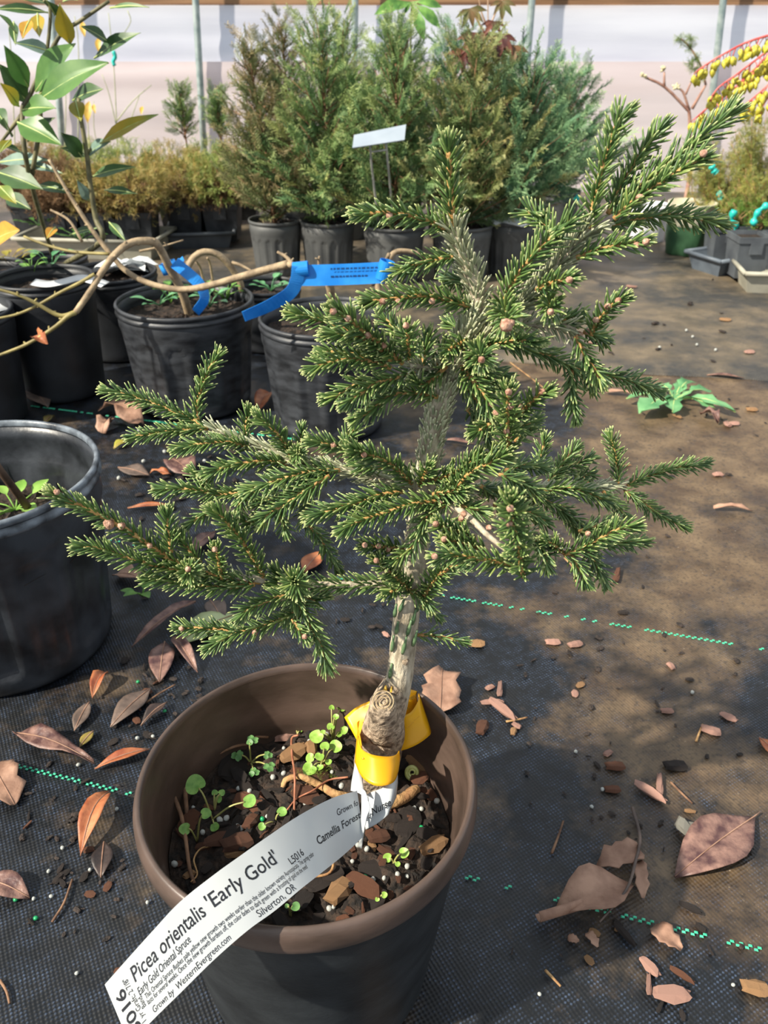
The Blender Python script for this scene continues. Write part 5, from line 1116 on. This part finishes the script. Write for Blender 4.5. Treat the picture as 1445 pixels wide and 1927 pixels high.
for (x, y, L_, cn, sh, rz, lb) in big: chip(soil(x, y, L_ * .13), L_, cn, 'p', sh, rz, .15, .1, lb)
perl = M('white_perlite', '#9c9e98', '#c2c4be', 300, .7, .3, 600); grn = M('green_fertiliser_bead', '#0f7a4a', '#1fa060', 200, .35)
def pebble(seed):
    q = random.Random(seed); mb = MB(); lathe(mb, [(.05, -.85), (.6, -.65), (.95, -.1), (.9, .4), (.5, .8), (.05, .92)], (0, 0, 0), 10, lambda r, z, a: r * (1 + .10 * math.sin(a * 2 + seed) + .06 * math.sin(a * 5 + z * 3))); me = bpy.data.meshes.new('perlite_bead'); me.from_pydata(mb.v, [], mb.f)
    me.polygons.foreach_set('use_smooth', [True] * len(me.polygons)); return me
PM = [pebble(i) for i in range(3)]
for me in PM: me.materials.append(perl)
GM = pebble(5); GM.materials.append(grn)
def bead(p, r, i=0, green=False, where='p'):
    o = link('fertiliser_bead' if green else 'perlite_bead', GM if green else PM[i % 3], None); o.location = Vector(p) + Vector((0, 0, r * .7)); o.scale = (r,) * 3; o.rotation_euler = (i * 1.3, i * .7, i * 2.1)
    tag(o, ('dark green fertiliser bead ' if green else 'round white perlite bead ') + ('in the potting mix' if where == 'p' else 'on the ground cloth'), 'bead', ('green' if green else 'white') + (' beads in the pot' if where == 'p' else ' beads on the ground'))
for i, (x, y) in enumerate(((582, 1396), (534, 1410), (514, 1466), (534, 1458), (625, 1458), (643, 1482), (615, 1384), (780, 1522), (793, 1524), (674, 1597), (663, 1623), (702, 1658), (723, 1656), (766, 1651), (766, 1633), (620, 1712), (628, 1709), (503, 1540), (513, 1533), (447, 1558), (454, 1563), (382, 1569), (414, 1546), (426, 1543), (364, 1522), (449, 1487), (470, 1491), (329, 1629), (822, 1510), (730, 1612), (748, 1648), (575, 1515), (690, 1600), (665, 1672))):
    bead(soil(x, y), rnd.choice((.0012, .0015, .0018)), i)
for (x, y) in ((494, 1544), (687, 1653), (793, 1560)): bead(soil(x, y), .0014, 1, True)
# snail shell
sn = thing('snail_shell', 'tiny coiled yellow green snail shell against the tan bark lump', 'shell', soil(776, 1464)); mb = MB(); c = soil(776, 1462, .0035); n = Vector((-.1, -.75, .65)).normalized(); q1 = n.orthogonal().normalized(); q2 = n.cross(q1)
tube(mb, [c + (q1 * math.cos(t) + q2 * math.sin(t)) * (.0008 + .00022 * t) + n * (.0008 - .00006 * t) for t in np.linspace(0, 13, 50)], lambda u: .0004 + .0009 * u, sides=8); mb.build('coil', M('yellow_green_shell', '#a8b060', '#d0d88c', 300, .35), sn)
# roots, bent stick
rootm = M('tan_root', '#8a6440', '#c09a68', 120, .8, .6, 400); stk = M('brown_dry_stem', '#5a4030', '#8c6a50', 100, .8, .4, 300)
def strand(name, label, cat, px, r0, r1, mat, dz, group=None):
    mb = MB(); pts = [soil(x, y, d) for (x, y), d in zip(px, dz)]; tube(mb, pts, r0, r1, 8, sm=5, wob=.15); return tag(mb.build(name, mat), label, cat, group)
strand('root', 'thick tan surface root curling left of the trunk', 'root', [(532, 1486), (540, 1474), (568, 1473), (603, 1486), (628, 1500), (655, 1502)], .0014, .0024, rootm, [.001, .003, .004, .003, .003, .001])
strand('root', 'thick tan root curving right of the trunk', 'root', [(718, 1520), (740, 1517), (760, 1512), (775, 1502), (784, 1490)], .0034, .0026, rootm, [.001, .003, .004, .004, .002])
strand('root', 'thin reddish root crossing upright over the tan root', 'root', [(562, 1388), (550, 1399), (551, 1437), (556, 1478), (554, 1530)], .0007, .0006, M('reddish_root', '#8a5238', '#b0765a', 120, .7), [.002, .004, .006, .007, .002])
strand('root', 'thin looped root below the printed label', 'root', [(624, 1605), (627, 1620), (627, 1642), (616, 1655), (588, 1656)], .0008, .0006, rootm, [.004, .005, .004, .003, .002])
strand('root', 'fine reddish root running to the tan root from the right', 'root', [(655, 1470), (620, 1480), (590, 1500), (560, 1512), (540, 1530)], .0006, .0004, M('reddish_root', '#8a5238', '#b0765a'), [.003, .005, .005, .004, .002])
strand('root', 'hair thin root beside the bent dry stem', 'root', [(395, 1600), (378, 1605), (366, 1625), (372, 1650), (360, 1665)], .0005, .0004, rootm, [.003, .003, .003, .002, .002])
strand('dry_stem', 'bent brown dry stem folded along the pot wall', 'stem', [(354, 1548), (351, 1500), (349, 1456), (356, 1445), (391, 1432), (462, 1403), (505, 1394)], .0012, .0010, stk, [.002, .008, .010, .010, .009, .007, .003])
strand('dry_stem', 'straight brown dry stem leaning at the left pot wall', 'stem', [(325, 1510), (342, 1548), (350, 1580), (358, 1640), (366, 1665)], .0012, .0009, stk, [.012, .010, .007, .004, .001])
strand('dry_stem', 'doubled brown dry stem beside the bent stem', 'stem', [(362, 1462), (400, 1440), (440, 1420), (470, 1408)], .0010, .0008, stk, [.003, .006, .006, .003])
moss = M('olive_moss', '#4c5a20', '#7a8434', 300, .9); n = 60; mp_ = np.array([tuple(soil(600 + rnd.gauss(0, 14), 1462 + rnd.gauss(0, 8))) for _ in range(n)])
mo = sprays('moss_patch', None, mp_, npr.normal(0, .5, (n, 3)) + np.array([0, 0, 1.0]), npr.uniform(.003, .006, n), moss, FR2, npr.uniform(0, 1, n)); tag(mo, 'small tuft of olive moss beside the surface root', 'moss')
# seedlings: root pixel, leaves (pixel centre, width px, height above soil), shape
def round_leaf(mb, c, r, n, notch=True, seed=0, dirv=None, w=1.0):
    q = random.Random(seed); n = Vector(n).normalized(); a = Vector(dirv) if dirv is not None else Vector((q.uniform(-1, 1), q.uniform(-1, 1), 0)); a = (a - n * a.dot(n)).normalized(); b = n.cross(a); vs = [Vector(c) + n * -.0004]; m = 22
    for ring_ in (.55, 1.0):
        for k in range(m):
            t = 2 * math.pi * k / m; rr = r * ring_ * (1 + .05 * math.sin(3 * t + seed)); 
            if notch: rr *= 1 - .38 * math.exp(-((math.pi - abs(t - math.pi)) / .38) ** 2) * ring_
            vs.append(Vector(c) + (a * math.cos(t) + b * math.sin(t) * w) * rr + n * (.12 * r * ring_ ** 2 * (1 + .5 * math.cos(2 * t))))
    fs = [(0, 1 + k, 1 + (k + 1) % m) for k in range(m)] + [(1 + k, 1 + m + k, 1 + m + (k + 1) % m, 1 + (k + 1) % m) for k in range(m)]
    return mb.add(vs, fs)
sl = M('seedling_leaf', '#6c9c44', '#92bd5e', 300, .45, trans=.25); sl2 = M('clover_leaf', '#4f7c42', '#6d9a58', 300, .5, trans=.2); sst = M('seedling_stalk', '#8a8a4c', '#a8a468', 100, .5); slime = M('lime_weed_leaf', '#8dbb48', '#b2d968', 300, .45, trans=.3)
def seedling(label, root, leaves, mat, tri=False, seed=0):
    r0 = soil(*root); t = thing('seedling', label, 'seedling', r0, 'weed seedlings in the pot')
    for i, (x, y, wpx, h) in enumerate(leaves):
        c = soil(x, y); h = h; c = gnd(x, y, c.z + h); d = (c - CAM).dot(FW); r = wpx / 2 * d / FPX; nrm = Vector((rnd.uniform(-.25, .25), -.35 + rnd.uniform(-.2, .2), 1)); dv = (r0 - c); dv.z = 0; dv = dv if dv.length > .001 else Vector((0, -1, 0))
        edge = c + dv.normalized() * r * .6; mb = MB(); mid = r0.lerp(edge, .55) + Vector((0, 0, h * .25)); tube(mb, [r0, mid, edge], .00055, .00045, 6, sm=4); s_ = mb.build('stalk', sst, t)
        mb = MB()
        if tri:
            for k in range(3):
                a = k * 2.094 + i; dd = Vector((math.cos(a), math.sin(a), 0)); round_leaf(mb, c + dd * r * .52, r * .5, nrm + dd * .2, True, k, dd)
        else: round_leaf(mb, c, r, nrm, True, i + seed, dv)
        mb.build('leaf', mat, t)
    return t
seedling('round leaved seedling with one big disc leaf by the bent stem', (400, 1543), [(368, 1477, 38, .018), (469, 1508, 28, .010), (404, 1556, 18, .003)], sl)
seedling('three leaflet seedling between the round leaved seedling and the slab', (404, 1524), [(404, 1492, 12, .010), (417, 1492, 13, .010), (411, 1504, 14, .008)], sl, seed=3)
seedling('seedling with two round leaves near the left pot wall', (371, 1584), [(348, 1560, 22, .010), (387, 1531, 21, .014)], sl, seed=5)
seedling('clover with five heart shaped trefoil leaves', (472, 1436), [(474, 1393, 26, .012), (447, 1422, 26, .006), (504, 1421, 20, .006), (507, 1443, 25, .006), (478, 1453, 23, .003)], sl2, True)
seedling('tiny seedling beside the green bead', (518, 1548), [(530, 1528, 20, .006), (493, 1555, 15, .003)], sl, seed=8)
seedling('bright lime weed with tall stem near the yellow tag', (626, 1400), [(624, 1332, 11, .022), (642, 1332, 18, .022), (632, 1349, 12, .018), (596, 1386, 28, .010), (622, 1368, 15, .012), (647, 1374, 16, .010), (638, 1382, 12, .006), (608, 1378, 10, .008)], slime, seed=11)
seedling('bushy lime weed with scalloped leaves below the tall one', (608, 1436), [(611, 1405, 18, .010), (631, 1405, 25, .008), (584, 1426, 18, .008), (601, 1424, 18, .010), (582, 1447, 27, .005), (602, 1444, 14, .005), (618, 1434, 13, .005)], slime, seed=13)
seedling('two leaved bright seedling at the front right of the soil', (740, 1624), [(729, 1614, 17, .004), (760, 1605, 20, .006), (748, 1626, 11, .003)], slime, seed=17)
seedling('small dark seedling behind the label edge at the front rim', (547, 1724), [(556, 1706, 18, .006), (540, 1705, 9, .006)], sl2, seed=19)
seedling('tiny bright seedling at the front rim', (715, 1692), [(723, 1684, 12, .003), (710, 1692, 9, .002)], slime, seed=23)
seedling('pair of pin head cotyledons at the back of the soil', (560, 1382), [(557, 1373, 8, .003), (565, 1375, 8, .003)], slime, seed=29)

# ------------------------------------------------------------------ litter on the ground cloth
LC = {'maroon': M('maroon_dead_leaf', '#4a3030', '#8a6a5e', 110, .5, .5, 240, detail=8), 'orange': M('orange_dead_leaf', '#8e4a2e', '#bd7a50', 70, .5, .3, 200), 'tan': M('tan_dead_leaf', '#7d5c4a', '#aa8670', 60, .65, .4, 200, detail=6), 'grey': M('grey_brown_dead_leaf', '#4c403a', '#766459', 60, .6, .4, 200), 'dark': M('dark_dead_leaf', '#2a2220', '#4a3a34', 60, .5, .3, 200), 'olive': M('olive_dead_leaf', '#5c5228', '#8e7c3c', 60, .6), 'green': M('pale_green_dead_leaf', '#93a06a', '#b4bd8c', 40, .5), 'yellow': M('yellow_dead_leaf', '#9a9436', '#c4b850', 50, .5)}
SHP = {'l': (.05, .45, .85, 1, .95, .75, .42, .03), 'n': (.1, .7, 1, .95, .9, .7, .4, .03), 'r': (.5, 1, .9, 1, .7, .95, .5, .2)}
def dead_leaf(label, a, b, w, cn, arch=.10, fold=.12, wave=.05, tw=0.0, shp='l', stalk=0.0, lift=.002, seed=0, rib=True):
    p, q = gnd(*a, lift), gnd(*b, lift); L_ = (q - p).length; mb = MB(); blade(mb, p, q, L_ * w, (0, 0, 1), fold, arch, SHP[shp], wave, tw, cols=3, seed=seed)
    mz = min(v[2] for v in mb.v); sh = .0012 - mz if mz < .0012 else 0; mb.v = [(x, y, z + sh) for (x, y, z) in mb.v]
    o = thing('dead_leaf', label, 'leaf', p, 'dead leaves on the ground'); lf = mb.build('blade', LC[cn], o)
    md = lf.modifiers.new('thickness', 'SOLIDIFY'); md.thickness = .0005; md.offset = 0
    if rib:
        k = 7; pts = [Vector(mb.v[i * k + 3]) + Vector((0, 0, .0006)) for i in range(8)]
        if stalk: pts = [pts[0] - (q - p).normalized() * L_ * stalk] + pts
        m2 = MB(); tube(m2, pts, .0006, .0003, 5); m2.build('midrib', LC['tan'], lf)
    return o
DL = [('long wavy maroon leaf near the big left pot', (28, 1384), (178, 1440), .22, 'maroon', .10, .1, .22, 'n'), ('orange tan leaf tucked against the brown pot', (282, 1410), (178, 1447), .24, 'orange', .08, .2, .05, 'l'), ('bright rust orange leaf with pinched middle', (205, 1492), (152, 1612), .30, 'orange', .22, .2, .1, 'n'),
      ('large grey brown oval leaf left of the brown pot', (283, 1296), (208, 1368), .42, 'grey', .05, .08, .03, 'l'), ('dark curled leaf beside the grey brown oval leaf', (315, 1322), (265, 1366), .34, 'dark', .1, .25, .1, 'l'), ('pointed maroon leaf lying tip down by the pot', (310, 1208), (300, 1284), .42, 'maroon', .05, .1, .04, 'l'), ('long narrow brown leaf below the spruce shoots', (368, 1132), (248, 1218), .16, 'maroon', .08, .3, .08, 'n'),
      ('folded maroon leaf pointing at the brown pot', (325, 1200), (372, 1266), .22, 'maroon', .1, .4, .05, 'n'), ('ragged tan leaf in front of the blue tape pot', (203, 768), (266, 801), .5, 'tan', .12, .1, .2, 'r'), ('slim red leaf below the spruce limb', (240, 956), (320, 950), .2, 'orange', .05, .1, .03, 'l'), ('grey triangular leaf near the frosty pot', (222, 880), (282, 896), .5, 'grey', .05, .06, .05, 'l'),
      ('small ragged orange leaf near the grey triangular leaf', (284, 888), (322, 894), .4, 'orange', .1, .2, .2, 'r'), ('dull maroon leaf under the left spruce shoots', (322, 866), (362, 902), .6, 'maroon', .08, .1, .1, 'l'), ('large maroon leaf with torn side lying on the wet cloth', (1418, 1538), (1270, 1650), .44, 'maroon', .04, .08, .03, 'l'),
      ('orange leaf at the picture edge right of the pot', (1470, 1430), (1428, 1388), .5, 'orange', .06, .1, .02, 'l'), ('broad tan leaf behind the brown pot rim', (828, 1345), (832, 1262), .62, 'tan', .10, .08, .12, 'r'), ('pale curled stub of a leaf on the right cloth', (1342, 956), (1416, 962), .2, 'tan', .1, .3, .1, 'r'), ('round brown leaf leaning on the far left pot', (56, 740), (90, 768), .6, 'grey', .15, .1, .05, 'l'),
      ('dark red leaf cut by the left picture edge', (-30, 1655), (56, 1690), .5, 'maroon', .1, .15, .05, 'l'), ('grey tan broken leaf at the left picture edge', (-15, 1440), (28, 1515), .6, 'tan', .06, .1, .1, 'r'), ('reddish leaf under the middle spruce limb', (570, 1078), (606, 1038), .5, 'orange', .05, .08, .02, 'l'), ('soaked black leaf below the rust orange leaf', (196, 1585), (190, 1652), .5, 'dark', .05, .1, .05, 'l'),
      ('weathered grey leaf fragment near the big left pot', (168, 1322), (140, 1376), .4, 'grey', .05, .1, .08, 'l'), ('olive leaf fragment beside the weathered grey fragment', (176, 1376), (150, 1406), .5, 'olive', .06, .1, .05, 'l'), ('orange brown curled leaf at the foot of the big left pot', (200, 1266), (174, 1314), .4, 'orange', .2, .35, .1, 'n'), ('pale green oval leaf half hidden by spruce needles', (446, 1156), (334, 1212), .55, 'green', .06, .05, .02, 'l'),
      ('dry tan leaf behind the left spruce limb', (218, 1082), (268, 1092), .7, 'tan', .15, .2, .1, 'r'), ('rust leaf standing behind the second fluted pot', (512, 742), (484, 776), .4, 'orange', .15, .2, .1, 'l'), ('long tan leaf beside the green weed', (1140, 738), (1200, 746), .22, 'tan', .1, .2, .1, 'r'), ('small yellow leaf in front of the frosty pot', (214, 844), (242, 830), .5, 'yellow', .1, .2, .05, 'l'), ('small brown curled leaf behind the frosty pot', (192, 815), (210, 795), .6, 'tan', .3, .3, .2, 'r'), ('tiny yellow brown leaf at the back rim of the frosty pot', (84, 798), (104, 786), .6, 'olive', .2, .2, .1, 'l'),
      ('brown curled leaf right of the green weed', (1318, 782), (1352, 796), .6, 'maroon', .3, .3, .2, 'r'), ('pinkish dry leaf along the cloth edge', (1330, 706), (1400, 712), .16, 'maroon', .05, .2, .05, 'n'), ('rust leaf between the middle spruce shoots', (830, 828), (892, 836), .2, 'maroon', .05, .2, .05, 'l'), ('tan curled leaf by the lower spruce shoots', (556, 902), (610, 884), .3, 'tan', .1, .2, .1, 'l'), ('maroon leaf under the lower left shoots', (360, 1040), (405, 1000), .4, 'maroon', .06, .1, .06, 'l'), ('brown leaf below the drooping spruce tip', (520, 1130), (610, 1112), .25, 'tan', .05, .1, .08, 'r'), ('dark maroon leaf beside the pale green oval leaf', (395, 1130), (420, 1172), .5, 'grey', .08, .15, .05, 'l')]
for i, (lb, a, b, w, cn, ar, fo, wv, sh) in enumerate(DL): dead_leaf(lb, a, b, w, cn, ar, fo, wv, shp=sh, seed=i, stalk=.08 if i in (13,) else 0)
# the big crumpled leaf at the right with its stalk and torn pieces
cr = thing('crumpled_leaf', 'large crumpled tan leaf with upright stalk and torn pieces on the black cloth', 'leaf', gnd(1120, 1700))
def piece(a, b, w, arch, fold, shp, seed, lift=.002, name='blade_piece', cn='tan', wave=.08):
    mb = MB(); p, q = gnd(*a, lift), gnd(*b, lift); blade(mb, p, q, (q - p).length * w, (0, 0, 1), fold, arch, SHP[shp], wave, 0, 3, seed); mz = min(v[2] for v in mb.v); s = max(0, .001 - mz); mb.v = [(x, y, z + s) for (x, y, z) in mb.v]; o = mb.build(name, LC[cn], cr); md = o.modifiers.new('thickness', 'SOLIDIFY'); md.thickness = .0005
piece((1190, 1668), (1040, 1722), .52, .16, .18, 'l', 1); piece((1205, 1600), (1125, 1630), .55, .10, .15, 'r', 2, .004); piece((1200, 1620), (1210, 1690), .35, .1, .2, 'r', 3, .004); piece((1105, 1755), (1125, 1782), .6, .1, .2, 'r', 4); piece((1068, 1765), (1090, 1770), .8, .1, .1, 'r', 5)
mb = MB(); tube(mb, [gnd(1190, 1520, .003), gnd(1204, 1575, .004), gnd(1196, 1620, .010), gnd(1178, 1675, .012), gnd(1128, 1735, .006)], .0013, .0007, 7, sm=5); mb.build('stalk', LC['grey'], cr)
mb = MB(); P = [gnd(1090, 1706, .004), gnd(1010, 1730, .004)]; ax = (P[1] - P[0]).normalized(); sd = Vector((-ax.y, ax.x, 0)); vs = []
for i in range(8):
    for k in range(9): t_ = -.6 + 3.6 * k / 8; p = P[0].lerp(P[1], i / 7); vs.append(p + sd * math.sin(t_) * .0045 + Vector((0, 0, .0045 - math.cos(t_) * .0042)))
mb.add(vs, [(i * 9 + k, i * 9 + k + 1, i * 9 + 10 + k, i * 9 + 9 + k) for i in range(7) for k in range(8)]); o = mb.build('rolled_edge', LC['tan'], cr); o.modifiers.new('thickness', 'SOLIDIFY').thickness = .0005
dead_leaf('small torn tan leaf piece on the green marker line', (1228, 1745), (1282, 1788), .7, 'tan', .12, .1, .12, shp='r', seed=77, rib=False)
# chips, beads, twigs scattered on the cloth
gq = random.Random(5); cnt = 0
areas = [(300, 1330, 110, 150, 70, ('dark', 'dark', 'dark', 'red')), (130, 1620, 120, 200, 55, ('dark', 'dark', 'dark', 'red')), (330, 900, 130, 100, 34, ('dark', 'dark', 'tan')), (1150, 1300, 290, 210, 46, ('pink', 'pink', 'red', 'tan', 'dark')), (1200, 1620, 240, 280, 34, ('pink', 'dark', 'tan')), (1250, 900, 200, 160, 26, ('pink', 'tan', 'tan')), (1200, 620, 230, 90, 22, ('tan', 'pink')), (680, 1170, 90, 60, 10, ('dark', 'pink')), (250, 760, 160, 40, 12, ('dark', 'tan')), (1370, 780, 70, 60, 10, ('tan', 'pink'))]
for (cx, cy, rx, ry, n, cs_) in areas:
    for k in range(n):
        x, y = cx + gq.gauss(0, rx * .5), cy + gq.gauss(0, ry * .5)
        p = gnd(x, y)
        if (p - PC).length < PR * .9 or (p - Vector((-.328, .58, 0))).length < .10 or any((p - Vector((POT[q][0].x, POT[q][0].y, 0))).length < POT[q][1] for q in POT): continue
        d = (p - CAM).length; L_ = gq.choice((6, 8, 10, 13, 17)) * d / FPX; z = .0045 if p.y > edge_y(p.x) else 0
        p.z = z + L_ * .11; chip(p, L_, gq.choice(cs_), 'g', gq.randrange(4), gq.uniform(0, 6.28), gq.uniform(-.15, .15), 0)
for (x, y, wpx, cn, sh, ang, lb) in ((1160, 1086, 44, 'red', 2, 1.2, 'upright looking brown bark chip casting a shadow on the wet cloth'), (945, 1340, 62, 'pink', 2, -.9, 'long pinkish bark strip in the heap right of the pot'), (925, 1325, 40, 'pink', 2, .1, 'short pinkish bark strip in the heap right of the pot'), (940, 1300, 40, 'pink', 2, 1.4, 'leaf like grey pink bark strip above the heap'), (907, 1372, 34, 'red', 1, 1.2, 'dull purple bark piece in the heap right of the pot'), (1040, 1211, 26, 'pink', 1, 0, 'rosy block of bark near the marker line'), (1082, 1215, 26, 'pink', 1, .3, 'second rosy block of bark near the marker line'), (895, 1213, 30, 'tan', 3, 0, 'smooth tan chip beside the low spruce shoot'),
      (1262, 1875, 66, 'pink', 0, -.1, 'broad rough pink bark piece at the front of the cloth'), (1222, 1822, 40, 'pink', 0, -1.0, 'tan pink bark flake above the broad pink piece'), (1220, 1855, 40, 'pink', 2, 1.3, 'narrow pink bark splinter above the broad pink piece'), (1282, 1838, 44, 'red', 2, -.7, 'dark bark splinter with pale end'), (1240, 1480, 50, 'pink', 2, 1.3, 'flat pink bark splinter near the grey stone'), (1222, 1495, 60, 'pink', 2, -.8, 'long pink bark splinter near the grey stone'), (1157, 1445, 34, 'red', 1, 0, 'round dark bark lump in the middle of the right cloth'), (1270, 1445, 40, 'dark', 1, 0, 'dark rounded bark lump near the pink splinter'), (1152, 1488, 28, 'red', 1, 0, 'dull chip beside the white bead'), (1242, 1895, 30, 'dark', 2, .9, 'dark slivers at the front edge'), (1255, 1340, 22, 'pink', 1, 0, 'orange pink pebble like chip'), (1337, 1378, 34, 'pink', 1, -.4, 'pink bark chip with a straw beside it'), (1370, 1352, 30, 'pink', 0, -.7, 'slim orange pink chip near the straw'), (1420, 1863, 48, 'tan', 1, -.2, 'orange tan gnarled chip at the right front'), (1175, 1762, 50, 'dark', 2, -1.0, 'grey splinter below the crumpled leaf'), (1298, 1712, 40, 'dark', 2, -.6, 'mossy dark splinter below the maroon leaf')):
    p = gnd(x, y); L_ = wpx * ((p - CAM).dot(FW)) / FPX; p.z = L_ * .13; chip(p, L_, cn, 'g', sh, ang, 0, 0, lb)
for (a, b, c, lb) in (((960, 682), (1000, 712), (1046, 748), 'tan dry stalk on the ground behind the spruce crown'), ((1026, 1826), (1040, 1840), (1055, 1856), 'short pale straw at the front of the cloth'), ((1062, 1050), (1078, 1068), (1084, 1096), 'thin orange stalk below the right spruce limb'), ((1262, 1472), (1285, 1495), (1303, 1512), 'thin dark twig near the grey stone'), ((1038, 1606), (1050, 1575), (1060, 1545), 'thin dark twig on the black cloth right of the pot'), ((98, 1735), (120, 1700), (136, 1655), 'long brown twig on the left cloth'), ((0, 1845), (12, 1865), (18, 1888), 'brown twig at the left picture edge'), ((275, 1322), (300, 1305), (330, 1288), 'brown twig beside the grey brown oval leaf'), ((952, 1358), (970, 1355), (992, 1350), 'orange twig right of the bark heap'), ((1310, 1395), (1316, 1378), (1322, 1363), 'pale straw beside the pink bark chip')):
    mb = MB(); tube(mb, [gnd(*a, .0012), gnd(*b, .0018), gnd(*c, .0012)], .0009, .0007, 6, sm=4); tag(mb.build('twig', stk if 'dark' in lb or 'brown' in lb else rootm), lb, 'twig', 'twigs on the ground')
for i, (x, y) in enumerate(((148, 1441), (220, 1524), (278, 1700), (145, 1833), (118, 1597), (92, 1641), (97, 1688), (64, 1693), (170, 1638), (259, 1391), (288, 1388), (283, 1242), (224, 902), (192, 945), (1133, 1487), (1015, 1872), (1302, 1305), (1083, 1416), (1113, 1520), (1379, 1855), (262, 812), (300, 830), (310, 852), (270, 870), (385, 870), (1290, 628), (1310, 655), (1240, 660), (1302, 640), (1345, 665), (1085, 765), (1130, 600))):
    p = gnd(x, y); p.z = .0045 if p.y > edge_y(p.x) else 0; bead(p, min(.0026, 4.0 * (p - CAM).dot(FW) / FPX), i, False, 'g')
for (x, y) in ((310, 1340), (205, 1040), (30, 1695), (68, 1730), (260, 1285)): bead(gnd(x, y), .0016, 2, True, 'g')
mb = MB(); p = gnd(1293, 1561, .0045); me = chip_mesh(40, 1, .75, .5); me.name = 'stone'; me.materials.append(M('grey_stone', '#5c5a54', '#8a877c', 120, .8, .5)); o = link('stone', me, None); o.location = p; o.scale = (.0085,) * 3; o.rotation_euler = (.2, .1, -.9); tag(o, 'small grey stone against the big maroon leaf', 'stone')
clump('three leaf green seedling below the left spruce limb', gnd(268, 1122, .001), 5, .008, .008, wgreen, 900, (.012, .016))
# lobed rosette weed at the cloth edge
wd = thing('lobed_weed', 'flat rosette weed with ragged bluish green leaves at the cloth edge', 'weed', gnd(1268, 752)); lw = M('ragged_weed_leaf', '#4f8a58', '#7cb27a', 40, .5, trans=.2)
for i, (x, y, w) in enumerate(((1204, 778, .35), (1178, 750, .3), (1240, 722, .4), (1300, 716, .35), (1338, 735, .35), (1384, 776, .28), (1222, 765, .45), (1345, 768, .35), (1285, 722, .4), (1265, 775, .4))):
    p, q = gnd(1268, 752, .004), gnd(x, y, .010); L_ = (q - p).length; mb = MB(); blade(mb, p, q, L_ * w, (0, 0, 1), .1, .12, (.1, .35, .2, .7, .4, .95, .6, 1.0, .75, .1), .12, 0, 3, i); lf = mb.build('leaf', lw, wd)
    mb = MB(); tube(mb, [p, p.lerp(q, .5) + Vector((0, 0, .12 * L_)), q], .0012, .0006, 5, sm=3); mb.build('midrib', ribm, lf)
# dry leaf caught on the weeping twig
hl = thing('hanging_leaf', 'curled orange dry leaf dangling from the weeping twig', 'leaf', pix(78, 630, .985)); mb = MB(); a, b = pix(72, 630, .985), pix(88, 648, .97); blade(mb, a, b, .016, (.3, -1, .2), .5, .2, SHP['r'], .15, .6, 3, 4); mb.build('blade', LC['orange'], hl); mb = MB(); tube(mb, [pix(60, 636, .98), a], .0008, sides=5); mb.build('stalk', stk, hl)

CHIPS.sort(key=lambda c: -c[0])
for (_, p, L_, cn, wh, sh, rz, rx, ry) in CHIPS[:240]: real_chip(p, L_, cn, wh, sh, rz, rx, ry)
for wh, nm, lb in (('p', 'bark_crumbs', 'small bark crumbs strewn over the potting mix'), ('g', 'bark_crumbs', 'small bark crumbs strewn over the woven ground cloth')):
    mb = MB(); from_ = [c for c in CHIPS[240:] if c[4] == wh]
    for (_, p, L_, cn, w_, sh, rz, rx, ry) in from_:
        me = CM[cn, sh or 0]; mt = Matrix.Translation(p) @ Matrix.Rotation(rz or 0, 4, 'Z') @ Matrix.Scale(L_ / 2, 4); mb.add([mt @ v.co for v in me.vertices], [tuple(f.vertices) for f in me.polygons])
    if from_: tag(mb.build(nm, chipc['dark'], smooth=False), lb, 'bark crumbs', kind='stuff')
